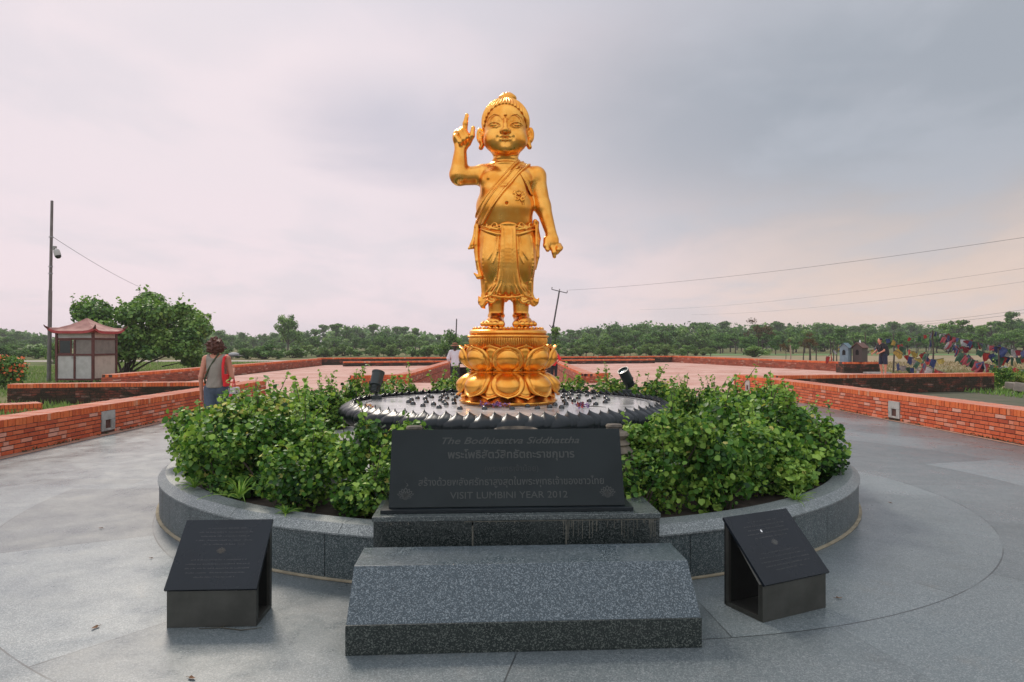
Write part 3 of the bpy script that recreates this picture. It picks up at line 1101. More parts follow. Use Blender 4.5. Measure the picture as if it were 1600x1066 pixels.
plinth = empty('granite_plinth', (0.04, 4.52, 0), YAW, 'dark polished granite plinth carrying the inscribed plaque', 'plinth')
b = MB()
PW = 1.90
for x0, x1 in ((-PW / 2, -0.302), (-0.298, 0.318), (0.322, PW / 2)):
    b.box(((x0 + x1) / 2, 0.45, 0.24), (x1 - x0 - 0.004, 0.90, 0.48))
body = b.build('cladding', GR_DARK, plinth, bevel=0.002)
b = MB()
b.box((0, 0.45, 0.499), (PW + 0.012, 0.912, 0.034))
b.build('top_slab', granite('granite_plinth_top', (0.06, 0.075, 0.075), (0.19, 0.21, 0.20), (0.03, 0.035, 0.035), rough=0.28, speck=190, stain=0.5), plinth, bevel=0.004)
b = MB()
rng = random.Random(5)
for xx in (-0.300, 0.320):
    b.box((xx, -0.0006, 0.25), (0.010, 0.003, 0.40))
for k in range(46):
    xx = rng.uniform(0.30, 0.93) if k < 34 else rng.uniform(-0.9, 0.3)
    ln = rng.uniform(0.02, 0.13) if k < 34 else 0.015
    b.box((xx, -0.0005, 0.476 - ln / 2), (rng.uniform(0.002, 0.006), 0.002, ln))
b.box((0.30, -0.0007, 0.4765), (1.3, 0.0025, 0.006))
b.build('lime_streaks', mat('lime_stain', (0.13, 0.125, 0.10), 0.8, noise_amt=0.8, noise_scale=25, dark=(0.03, 0.035, 0.03)), plinth)

plaque = empty('inscribed_plaque', (0.04, 4.56, 0.516), YAW, 'large dark grey stone plaque with English and Thai inscription leaning on the plinth', 'plaque')
SLATE = mat('slate_plaque', (0.013, 0.019, 0.020), 0.42, spec=0.22, noise_amt=0.35, noise_scale=2.5, bump=0.05, bump_scale=200)
PX0 = -0.065
b = MB()
b.box((PX0, 0.42, 0.014), (1.70, 0.80, 0.028))
b.build('foot_slab', BLACKST, plaque, bevel=0.004)
tilt = math.atan2(0.185, 0.50)
M = Matrix.Rotation(-tilt, 3, 'X')
PH = 0.533
b = MB()
b.box((PX0, 0.075 + math.sin(tilt) * PH / 2, 0.027 + math.cos(tilt) * PH / 2), (1.60, 0.03, PH), M=M)
face = b.build('slab', SLATE, plaque, bevel=0.003)
b = MB()
for sx in (-0.62, 0.62):
    vs = [(PX0 + sx - 0.02, 0.12, 0.028), (PX0 + sx - 0.02, 0.42, 0.028), (PX0 + sx - 0.02, 0.27, 0.50)]
    vs += [(x + 0.04, y, z) for x, y, z in vs]
    b.add(vs, [(0, 1, 2), (3, 5, 4), (0, 3, 4, 1), (1, 4, 5, 2), (2, 5, 3, 0)])
b.build('back_brace', BLACKST, plaque)
ENG = mat('engraving', (0.068, 0.072, 0.068), 0.8, spec=0.2)
ENG2 = mat('engraving_faint', (0.042, 0.046, 0.045), 0.8, spec=0.2)


def text_mesh(txt, size, shear=0.0, spacing=1.0, weight=0.0, width=None, extrude=0.0008):
    cu = bpy.data.curves.new('t', 'FONT')
    cu.body = txt
    cu.size = size
    cu.shear = shear
    cu.space_character = spacing
    cu.offset = weight
    cu.align_x = 'CENTER'
    cu.extrude = extrude
    cu.resolution_u = 3
    o = bpy.data.objects.new('t', cu)
    COL.objects.link(o)
    bpy.context.view_layer.update()
    dg = bpy.context.evaluated_depsgraph_get()
    me = bpy.data.meshes.new_from_object(o.evaluated_get(dg))
    bpy.data.objects.remove(o)
    if width:
        xs = [v.co.x for v in me.vertices]
        if xs:
            f = width / (max(xs) - min(xs)); cx = (max(xs) + min(xs)) / 2
            for v in me.vertices:
                v.co.x = (v.co.x - cx) * f
    return me


def on_face(me, parent, mat_, u, v, base, M3, name='lettering', rx=0.0):
    """lay flat lettering (x right, y up) on a face whose origin is base and axes M3 columns"""
    me.transform(Matrix.Translation((u, v, 0)))
    A = Matrix.Identity(4)
    for i in range(3):
        for j in range(3):
            A[i][j] = M3[i][j]
    me.transform(Matrix.Translation(base) @ A)
    me.materials.clear()
    return link(name, me, mat_, parent)


def lotus_mesh(s):
    b = MB()
    def pet(ang, l, w_, x0=0, y0=0):
        c_, s_ = math.cos(ang), math.sin(ang)
        o_ = []
        for t in np.linspace(0, 1, 9):
            o_.append((t * l, w_ * math.sin(math.pi * t) ** 0.8))
        pts = o_ + [(x, -y) for x, y in o_[::-1][1:-1]]
        inn = [(0.15 * l + x * 0.72, y * 0.62) for x, y in pts]
        n = len(pts)
        V = [(x0 + (x * c_ - y * s_), y0 + (x * s_ + y * c_), 0) for x, y in pts + inn]
        b.add(V, [(i, (i + 1) % n, n + (i + 1) % n, n + i) for i in range(n)])
    for a, l, w_ in ((90, 1.0, .26), (62, .95, .22), (118, .95, .22), (38, .95, .2), (142, .95, .2), (16, 1.0, .16), (164, 1.0, .16), (-12, .7, .12), (192, .7, .12)):
        pet(math.radians(a), l * s, w_ * s)
    for a in (-35, -65, -90, -115, -145):
        pet(math.radians(a), 0.42 * s, .12 * s)
    me = bpy.data.meshes.new('lotus')
    me.from_pydata(b.v, [], b.f)
    return me


ax_u = Vector((1, 0, 0)); ax_v = Vector((0, math.sin(tilt), math.cos(tilt)))
ax_n = Vector((0, -math.cos(tilt), math.sin(tilt)))
M3 = Matrix((ax_u, ax_v, ax_n)).transposed()
fb = Vector((PX0, 0.075, 0.027)) + ax_n * 0.0158
# heights along the face from its foot, widths measured on the photograph
for txt, v_, size, wid, sh, wt, mm in (
        ("The Bodhisattva Siddhattha", 0.430, 0.066, 0.960, 0.35, 0.0006, ENG),
        ("พระโพธิสัตว์สิทธัตถะราชกุมาร", 0.330, 0.075, 0.880, 0.0, 0.0012, ENG),
        ("(พระพุทธเจ้าน้อย)", 0.238, 0.055, 0.37, 0.0, 0.0, ENG2),
        ("สร้างด้วยพลังศรัทธาสูงสุดในพระพุทธเจ้าของชาวไทย", 0.145, 0.068, 1.270, 0.0, 0.0004, ENG),
        ("VISIT LUMBINI YEAR 2012", 0.056, 0.064, 0.800, 0.0, 0.0, ENG)):
    me = text_mesh(txt, size, sh, 1.0, wt, wid)
    on_face(me, plaque, mm, 0.03 if '2012' not in txt else 0.01, v_, fb, M3)
for sx in (-0.69, 0.685):
    me = lotus_mesh(0.060)
    on_face(me, plaque, ENG, sx, 0.075, fb, M3, 'lotus_emblem')
me = bpy.data.meshes.new('flame')
b = MB()
for k in range(4):
    a = k * 1.5
    b.add([(-0.69 + 0.012 * math.sin(a), 0.14 + k * 0.012, 0), (-0.684 + 0.014 * math.sin(a + 1), 0.146 + k * 0.012, 0), (-0.688 + 0.012 * math.sin(a + 2), 0.156 + k * 0.012, 0)], [(0, 1, 2)])
me.from_pydata(b.v, [], b.f)
on_face(me, plaque, ENG, 0, 0, fb, M3, 'lotus_emblem')


# stone lamps behind the plaque
STN = mat('lamp_stone', (0.20, 0.165, 0.12), 0.85, noise_amt=0.9, noise_scale=7, dark=(0.05, 0.045, 0.04), bump=0.5)


def stone_lamp(x, y, z, label, s=1.0):
    prof = [(0.22, 0), (0.225, 0.03), (0.205, 0.05), (0.20, 0.085), (0.212, 0.10), (0.20, 0.115), (0.188, 0.15), (0.20, 0.165), (0.185, 0.18), (0.165, 0.215), (0.178, 0.23),
            (0.165, 0.245), (0.14, 0.275), (0.155, 0.29), (0.14, 0.305), (0.112, 0.335), (0.125, 0.35), (0.11, 0.36), (0.085, 0.385), (0.105, 0.40), (0.118, 0.42), (0.105, 0.44), (0.065, 0.455),
            (0.058, 0.47), (0.066, 0.485), (0.058, 0.50), (0.0001, 0.508)]
    r_ = empty('stone_lamp', (x, y, z), 0.3, label, 'stone lamp', 'ringed stone lamps behind the plaque')
    b = MB()
    b.lathe([(a * s, q * s) for a, q in prof[:19]], 28)
    b.build('stacked_rings', STN, r_, smooth=True, angle=25)
    b = MB()
    b.lathe([(a * s, q * s) for a, q in prof[18:]], 28)
    b.build('cap_stone', STN, r_, smooth=True, angle=25)


stone_lamp(0.80, 5.36, 0.517, 'brownish ringed stone lamp behind the right end of the plaque')
stone_lamp(-0.755, 5.28, 0.517, 'brownish ringed stone lamp behind the left end of the plaque', 0.99)
b = MB()
bowl = empty('incense_bowl', (0.03, 5.18, 0.517), 0, 'round stone incense bowl, its rim just showing above the plaque', 'bowl')
b.lathe([(0.07, 0), (0.09, 0.02), (0.05, 0.10), (0.06, 0.22), (0.12, 0.34), (0.155, 0.45), (0.165, 0.485), (0.150, 0.49), (0.13, 0.45), (0.0001, 0.42)], 28)
b.build('bowl_body', STN, bowl, smooth=True)
b = MB()
b.lathe([(0.150, 0.452), (0.0001, 0.458)], 20)
b.build('ash', mat('ash', (0.4, 0.37, 0.33), 0.95), bowl)

# ------------------------------------------------------------------ sloped steel signs
STEEL = mat('brushed_bronze', (0.10, 0.10, 0.088), 0.40, metal=0.7, noise_amt=0.6, noise_scale=4, dark=(0.045, 0.046, 0.040), bump=0.03)
STEELD = mat('dark_bronze', (0.03, 0.032, 0.03), 0.45, metal=0.5, noise_amt=0.4, noise_scale=5)
PLATE = mat('black_granite_plate', (0.010, 0.014, 0.019), 0.28, noise_amt=0.5, noise_scale=3, spec=0.28)


def sloped_sign(P, rz, wdt, dep, hf, hb, label, kind):
    r_ = empty('sloped_sign', (P[0], P[1], 0), rz, label, 'information sign')
    t_ = 0.012
    b = MB()
    b.box((wdt / 2, t_ / 2, hf / 2), (wdt, t_, hf))
    b.build('front_panel', STEEL, r_, bevel=0.002)
    b = MB()
    b.box((wdt / 2, dep - t_ / 2, hb / 2), (wdt, t_, hb - 0.01))
    b.build('back_panel', STEELD, r_, bevel=0.002)
    b = MB()
    b.box((wdt / 2, dep / 2, 0.008), (wdt - 0.03, dep - 2 * t_ - 0.002, 0.012))
    b.build('floor_panel', STEEL, r_)
    for xs in (0.010, wdt - 0.010):
        b = MB()
        b.box((xs, dep / 2, 0.014), (0.020, dep - 2 * t_ - 0.002, 0.028))
        b.box((xs, dep - 0.026, hb / 2), (0.020, 0.026, hb - 0.03))
        b.box((xs, 0.024, hf / 2 + 0.01), (0.020, 0.022, hf - 0.025))
        b.tube([(xs, 0.02, hf - 0.012), (xs, dep - 0.02, hb - 0.012)], 0.010, 4)
        b.build('side_frame', STEEL, r_)
    # sloped plate
    sl = math.atan2(hb - hf, dep)
    Ls = math.hypot(hb - hf, dep) + 0.03
    v_ = Vector((0, math.cos(sl), math.sin(sl))); n_ = Vector((0, -math.sin(sl), math.cos(sl)))
    c_ = Vector((wdt / 2, 0, hf)) + v_ * (Ls / 2 - 0.012) + n_ * 0.012
    M_ = Matrix((Vector((1, 0, 0)), v_, n_)).transposed()
    b = MB()
    b.box(tuple(c_), (wdt + 0.016, Ls, 0.018), M=M_)
    pl = b.build('inscribed_plate', PLATE, r_, bevel=0.002)
    base = Vector((wdt / 2, 0, hf)) - v_ * 0.012 + n_ * 0.0222
    rng = random.Random(17 if kind else 18)
    b = MB()
    rows = [(0.86, .30), (0.80, .42), (0.74, .38), (0.68, .44), (0.62, .34), (0.40, .42), (0.34, .48), (0.28, .50), (0.22, .46), (0.16, .30)]
    for fv, fw in rows:
        x = -wdt * fw / 2 * 1.5
        while x < wdt * fw / 2 * 1.5:
            l = rng.uniform(0.004, 0.009)
            hgt = rng.uniform(0.003, 0.008)
            if rng.random() < 0.84:
                y = Ls * fv + rng.uniform(-0.001, 0.001)
                b.add([(x, y, 0), (x + l * .7, y, 0), (x + l * .7, y + hgt, 0), (x, y + hgt, 0)], [(0, 1, 2, 3)])
            x += l
    me = bpy.data.meshes.new('worn_lettering')
    me.from_pydata(b.v, [], b.f)
    fm = mat('worn_engraving_a', (0.055, 0.058, 0.058), 0.7) if kind else mat('worn_engraving_b', (0.045, 0.047, 0.05), 0.6)
    on_face(me, pl, fm, 0, 0, base, M_, 'lettering')
    me = lotus_mesh(0.030)
    on_face(me, pl, mat('emblem_grey', (0.12, 0.12, 0.11), 0.7) if kind else mat('emblem_brown', (0.09, 0.08, 0.065), 0.7), 0.0, Ls * 0.52, base, M_, 'lotus_emblem')
    if kind:
        b = MB()
        b.ball((-0.05, Ls * 0.72, 0.001), (0.007, 0.010, 0.001), 10, 6)
        me = bpy.data.meshes.new('spot'); me.from_pydata(b.v, [], b.f)
        on_face(me, pl, mat('white_drop', (0.8, 0.8, 0.78), 0.5), 0, 0, base, M_, 'white_drop')


sloped_sign((-2.003, 3.965), R(2.5), 0.513, 0.292, 0.221, 0.524, 'sloped black plate on a bronze box, left of the granite bench', 0)
sloped_sign((1.481, 4.038), math.atan2(0.235, 0.481), 0.535, 0.317, 0.221, 0.524, 'sloped black plate on an open bronze box, right of the granite bench', 1)

# fallen leaves and twigs on the paving
DL = mat('dead_leaf', (0.16, 0.075, 0.03), 0.8, noise_amt=0.5, noise_scale=60)
for i, (px, py, lab, s) in enumerate(((158, 826, 'small brown leaf on the pale paving left of the planter', 1.0), (150, 981, 'curled brown leaf on the paving in the lower left corner', 1.5),
                                   (300, 1060, 'brown leaf at the bottom edge, below the left sign', 1.3), (1247, 935, 'brown leaf on the paving beside the right sign', 1.2),
                                   (1390, 786, 'tiny leaf on the paving right of the planter', 1.0), (236, 873, 'tiny brown leaf on the paving left of the left sign', .8),
                                   (1495, 696, 'small red scrap on the paving near the right wall', .9), (1310, 935, 'dry leaf on the paving to the right of the right sign', 1.1))):
    P = ppx(px, py, 0.002)
    b = MB()
    n = 7
    vs = [(0, 0, 0.004)]
    for k in range(n):
        a = 2 * math.pi * k / n
        vs.append((0.017 * s * math.cos(a) * (1 + 0.3 * math.sin(k * 2.1)), 0.009 * s * math.sin(a), 0.003 + 0.008 * abs(math.sin(k * 1.3))))
    b.add(vs, [(0, k + 1, (k + 1) % n + 1) for k in range(n)])
    b.tube([(0.017 * s, 0, 0.004), (0.03 * s, 0.004, 0.003)], 0.0012, 4)
    o = b.build('fallen_leaf', DL)
    o.location = P
    o.rotation_euler = (0, 0, i * 1.3)
    tag(o, lab, 'leaf', 'fallen leaves on the paving')
tw = MB()
tw.tube([(0, 0, 0.004), (0.12, 0.01, 0.006), (0.25, -0.02, 0.004), (0.36, 0.0, 0.01)], [0.002, 0.003, 0.003, 0.002], 5)
tw.tube([(0.12, 0.01, 0.006), (0.16, 0.06, 0.02)], 0.002, 5)
o = tw.build('twig', STEM)
o.location = ppx(312, 983, 0.0)
tag(o, 'thin dry twig on the ground below the left sign', 'twig')

# ------------------------------------------------------------------ golden statue
def gold_material():
    m_ = bpy.data.materials.new('gold_leaf')
    m_.use_nodes = True
    t = NT(m_.node_tree)
    b = t.n['Principled BSDF']
    P = t.new('ShaderNodeTexCoord').outputs['Object']
    n1 = t.noise(P, 5.0, 6, 0.6)
    n2 = t.noise(P, 38.0, 4, 0.6)
    c = t.mix(t.smooth(n1, 0.38, 0.68), (0.90, 0.44, 0.09), (0.82, 0.32, 0.045))
    c = t.mix(t.smooth(n2, 0.62, 0.8, 0, 0.25), c, (0.45, 0.17, 0.04))
    t.put(b.inputs['Base Color'], c)
    b.inputs['Metallic'].default_value = 1.0
    t.put(b.inputs['Roughness'], t.lin(n1, 0.3, 0.7, 0.24, 0.37))
    bn = t.new('ShaderNodeBump')
    bn.inputs['Strength'].default_value = 0.12
    bn.inputs['Distance'].default_value = 0.006
    t.put(bn.inputs['Height'], n2)
    t.put(b.inputs['Normal'], bn.outputs[0])
    return m_


GOLD = gold_material()
SX, SY, SZ = -0.05, 8.8, 1.845
US = 0.008247
statue = empty('golden_statue', (SX, SY, SZ), 0, 'large golden statue of a standing child with raised finger on a lotus pedestal', 'statue')


def torso_prims(s):
    s.ell((-3, 1, 226), (41, 25, 34), 8)
    s.cap((-38, 2, 242), (44, 2, 239), 15, 14.5, 8)
    s.ell((-3, 3, 248), (32, 15, 15), 8)
    s.ell((-24, -13, 229), (20, 14, 16), 8)
    s.ell((17, -13, 229), (20, 14, 16), 8)
    s.ell((-5, -6, 188), (45, 39, 38), 14)
    s.ell((-4, -4, 162), (42, 33, 26), 10)


def build_body():
    s = SDF((-100, -62, -3), (92, 46, 372), 0.9)
    torso_prims(s)
    # neck with a soft fold
    s.cap((-3, 2, 246), (-4, 0, 280), 20, 18.5, 6)
    s.ell((-4, -1, 263), (20, 18, 4.0), 3)
    s.ell((-4, -1, 255), (21.5, 18.5, 3.5), 3)
    # raised arm
    s.cap((-36, 1, 240), (-75, -8, 236), 15, 14, 6)
    s.ell((-76, -9, 237), (13, 13, 15), 5)
    s.cap((-76, -9, 240), (-73.5, -12, 277), 14.5, 9.2, 5)
    s.ell((-71, -12, 292), (14, 8.5, 16), 6)
    s.ell((-79, -15, 296), (6.5, 6, 10), 4)
    s.chain([(-67, -13, 304), (-66, -14.5, 316), (-63.5, -14, 329)], [4.4, 3.9, 2.9], 2)
    for (a, b, c_, r_) in (((-72, -15, 307), (-68, -24, 303), (-63, -25, 292), 4.0),
                           ((-77, -15, 304), (-74, -24.5, 299), (-68, -26, 288), 4.0),
                           ((-81, -15, 299), (-80, -23.5, 293), (-73.5, -25.5, 284), 3.7)):
        s.chain([a, b, c_, (c_[0] + 1, c_[1] + 5, c_[2] - 3)], [r_, r_, r_ * 0.93, r_ * .8], 1.2)
    s.chain([(-62, -14, 286), (-55.5, -19, 296), (-53.5, -19, 308)], [5.2, 4.3, 3.0], 2.5)
    # lowered arm
    s.cap((44, 2, 237), (54, 1, 190), 14.5, 12.4, 7)
    s.cap((54, 1, 192), (66, -6, 150), 12.4, 8.8, 5)
    s.ell((68, -8, 135), (11, 7.5, 15), 5)
    s.chain([(69, -11, 125), (71, -14, 117), (71.5, -14, 110.5)], [4.3, 3.8, 2.9], 1.5)
    s.chain([(75, -10, 126), (77.5, -16, 121), (75.5, -13, 117)], [4.2, 4.0, 3.4], 1.2)
    s.chain([(79, -7, 128), (80.5, -13, 123), (77.5, -11, 119)], [4.0, 3.8, 3.2], 1.2)
    s.chain([(80, -3, 130), (82, -8, 125), (79, -7, 121)], [3.6, 3.4, 3.0], 1.2)
    s.chain([(59.5, -8, 138), (58.5, -13, 128), (61, -15, 120.5)], [5.0, 4.4, 3.2], 2.0)
    # legs and feet
    for sg, lx, fx in ((-1, -18.5, -21), (1, 20, 24)):
        s.cap((lx, 0, 100), (lx, 1, 50), 20, 13.5, 5)
        s.cap((lx, 1, 50), (lx, 2, 16), 13.5, 11.3, 5)
        s.ell((lx, 1, 20), (13.5, 13, 5), 3)
        s.ell((fx - sg * 1, -12, 9), (14.5, 25, 10.5), 5)
        s.ell((lx, 8, 6), (11, 11, 7), 5)
        x = lx + (-sg) * 9 if sg < 0 else lx - 8.5
        tx = [-10, -19.5, -26.8, -33.2, -38.8] if sg < 0 else [12, 21.5, 28.8, 35.2, 40.8]
        for q, (xx, rr, yy) in enumerate(zip(tx, (5.6, 4.6, 4.2, 3.9, 3.5), (-37, -37.5, -36, -33, -28.5))):
            s.cap((xx * 0.9 + fx * 0.1, yy + 12, 9), (xx, yy, 5.5), rr * 0.8, rr * 0.9, 1.6)
            s.ell((xx, yy - 1.2, 5.6), (rr, rr * 0.95, rr), 0.8)
    # nipples and navel
    s.ell((-30, -26, 229), (2.4, 2, 2.4), 1)
    s.ell((-2, -41.5, 187), (2.6, 4, 2.6), 1.2, 'cut')
    # skull, jaw, cheeks
    fc = -4
    s.ell((fc, 1, 322), (35.5, 37, 36), 3)
    s.ell((fc, -5, 295), (33.5, 31, 26), 10)
    s.ell((fc, -25, 275), (12, 9, 8), 8)
    for sg in (-1, 1):
        s.ell((fc + sg * 17, -18.5, 288), (15.5, 15, 15), 10)
        # eye socket, ball, lids, brow
        s.ell((fc + sg * 16.5, -40.5, 309.5), (11, 7, 4.6), 4.0, 'cut')
        s.ell((fc + sg * 16.5, -28.6, 308.6), (8.0, 5.2, 3.3), 0.8)
        s.chain([(fc + sg * 27, -26.5, 308.5), (fc + sg * 22.5, -32, 311.4), (fc + sg * 16, -35.2, 312), (fc + sg * 10, -35.2, 310), (fc + sg * 7.5, -35, 306.8)], [0.8, 1.2, 1.4, 1.2, 0.8], 0.8)
        s.chain([(fc + sg * 26, -27.5, 307.6), (fc + sg * 20, -32.2, 304.6), (fc + sg * 13.5, -34.2, 303.8), (fc + sg * 8, -35, 306)], [0.5, 0.8, 0.8, 0.5], 0.8)
        s.ell((fc + sg * 16.2, -34.6, 308.6), (3.0, 1.6, 2.1), 0.2, 'cut')
        s.chain([(fc + sg * 28.5, -25, 313.5), (fc + sg * 24, -30, 320.5), (fc + sg * 16.5, -34.8, 324), (fc + sg * 9.5, -37.2, 321.5), (fc + sg * 5, -38.2, 314)], [0.5, 0.9, 1.1, 1.0, 0.6], 1.4)
        # nostril wing
        s.ell((fc + sg * 5.6, -38.5, 297), (3.5, 4.4, 3.3), 1.4)
        s.ell((fc + sg * 3.4, -41.5, 293.4), (1.5, 2.2, 1.2), 0.5, 'cut')
        # naso-labial crease
        s.ell((fc + sg * 12.5, -37, 287.5), (1.6, 3.0, 3.6), 2.5, 'cut')
    s.chain([(fc, -36, 316), (fc, -40.5, 306), (fc, -43.5, 298)], [2.2, 2.8, 4.0], 3.0)
    s.ell((fc, -43.5, 297), (4.8, 3.6, 4.0), 2.0)
    s.chain([(fc - 9, -34.2, 289), (fc - 3, -37.6, 290.6), (fc, -37.4, 290), (fc + 3, -37.6, 290.6), (fc + 9, -34.2, 289)], [1.0, 1.7, 1.5, 1.7, 1.0], 1.4)
    s.chain([(fc - 7.5, -34.2, 285.6), (fc, -37.2, 284.4), (fc + 7.5, -34.2, 285.6)], [1.3, 2.1, 1.3], 1.4)
    s.chain([(fc - 10.5, -35.2, 288.8), (fc - 3, -39.4, 287.4), (fc + 3, -39.4, 287.4), (fc + 10.5, -35.2, 288.8)], [0.6, 0.7, 0.7, 0.6], 0.4, 'cut')
    s.ell((fc, -37.6, 322), (2.4, 2.2, 2.4), 0.4)
    # ears
    for sg, ex, lz in ((-1, -42.5, 1), (1, 33.5, 2)):
        s.cap((ex - sg * 6, 3, 302 + lz), (ex, 2, 302 + lz), 7, 5, 2)
        s.ell((ex + sg * 1.5, 2, 301 + lz), (6.0, 4.2, 12.5), 1.5)
        s.ell((ex + sg * 2, -3.6, 302 + lz), (3.6, 3.2, 7.5), 1.0, 'cut')
        s.chain([(ex + sg * 0, -0.5, 292 + lz), (ex - sg * 2.0, -0.5, 286 + lz), (ex + sg * 0.0, -0.5, 281.5 + lz)], [4.4, 3.8, 3.8], 1.5)
    return sdf_obj('body', s, US, GOLD, statue, 1)


def build_hair():
    s = SDF((-46, -44, 298), (38, 46, 374), 0.7)
    sl, g = s.sub((-46, -44, 298), (38, 46, 374), 0)
    X, Y, Z = g
    x, y, z = X + 4, Y - 1, Z - 322
    ang = np.arctan2(x, -(y + 2.0))
    rr = np.sqrt(x * x + y * y) + 1e-3
    top = np.clip((z - 30) / 8, 0, 1)
    strand = 1.7 * np.sin(ang * 38 + 2.2 * np.sin(z * 0.16)) * np.clip(rr / 14, 0, 1)
    rx, ry, rz = 37.2, 38.8, 37.4
    k0 = np.sqrt((x / rx) ** 2 + (y / ry) ** 2 + (z / rz) ** 2)
    d = (k0 - 1) * 37 - 0.55 * strand
    plane = -(((Y + 35.5) * 40 + (Z - 344.5) * 38) / 55.2 + 0.006 * (X + 4) ** 2 - 0.5)
    d = np.maximum(d, plane)
    d = np.maximum(d, 304 + 0.12 * Y - Z)
    s.D = d.astype(np.float32)
    s.ell((-1, 3, 361), (14.5, 14, 7), 3)
    bx, by, bz = X + 1, Y - 2, Z - 360
    kb = np.sqrt((bx / 12.5) ** 2 + (by / 12.5) ** 2 + (bz / 9.6) ** 2)
    db = (kb - 1) * 10 - 0.5 * np.sin(np.arctan2(by, bx) * 9 + bz * 0.55)
    s.D = np.minimum(s.D, db.astype(np.float32))
    return sdf_obj('hair', s, US, GOLD, statue, 1)


def build_sash():
    s = SDF((-58, -50, 148), (62, 36, 272), 0.8)
    torso_prims(s)
    T = s.D.copy()
    X, Y, Z = np.meshgrid(*s.ax, indexing='ij')
    q = (X - 13.6) * 0.795 - (Z - 260) * 0.605 - 0.0011 * (Z - 215) ** 2 + 2
    rid = np.where((q < 2.2) | ((q > 6.5) & (q < 8.3)) | (q > 16.5), 1.5, 0.0) + 1.9
    dA = np.maximum(T - rid, np.maximum(-q, q - 19.5))
    qv = X - 9 + 0.02 * (260 - Z)
    ridv = np.where((qv < 2) | (qv > 17), 1.5, 0.0) + 2.4
    dB = np.maximum(T - ridv, np.maximum(np.maximum(-qv, qv - 19), np.maximum(190 - Z + 1.5 * np.sin(X * .8), -(100 - Y) * 0)))
    # narrow fold of cloth hanging from the armpit
    qc = (X - 33) + 0.55 * (Z - 215)
    dC = np.maximum(T - 2.2, np.maximum(np.abs(qc) - 3.2, np.maximum(205 - Z, Z - 236)))
    dB = np.minimum(dB, dC)
    back = np.maximum(T - 2.2, np.maximum(-(Y - 2), np.maximum(20 - (X + 60), 0)))
    back = np.maximum(back, np.minimum(1e3, np.maximum(-q + 0 * X, q - 40)))
    s.D = np.minimum(np.minimum(dA, dB), back).astype(np.float32)
    s.D = np.maximum(s.D, 158 - Z)
    # small raised ornament
    for (x0, z0) in ((9, 200), (17, 204), (24, 200), (13, 194), (22, 194)):
        for a in range(6):
            t0, t1 = a * 1.05, (a + 1) * 1.05
            s.cap((x0 + 3 * math.cos(t0), -41.5 + 0.12 * abs(x0 - 0), z0 + 3 * math.sin(t0)), (x0 + 3 * math.cos(t1), -41.5 + 0.12 * abs(x0), z0 + 3 * math.sin(t1)), 1.1, 1.1, 0.4)
    s.chain([(8, -39, 205), (16, -40, 207), (27, -37, 204)], [1, 1.4, 1], 0.5)
    s.chain([(12, -41, 193), (11, -40, 188)], [1.2, 0.8], 0.5)
    s.chain([(23, -40, 193), (25, -38, 186)], [1.2, 0.8], 0.5)
    return sdf_obj('shoulder_sash', s, US, GOLD, statue, 1)


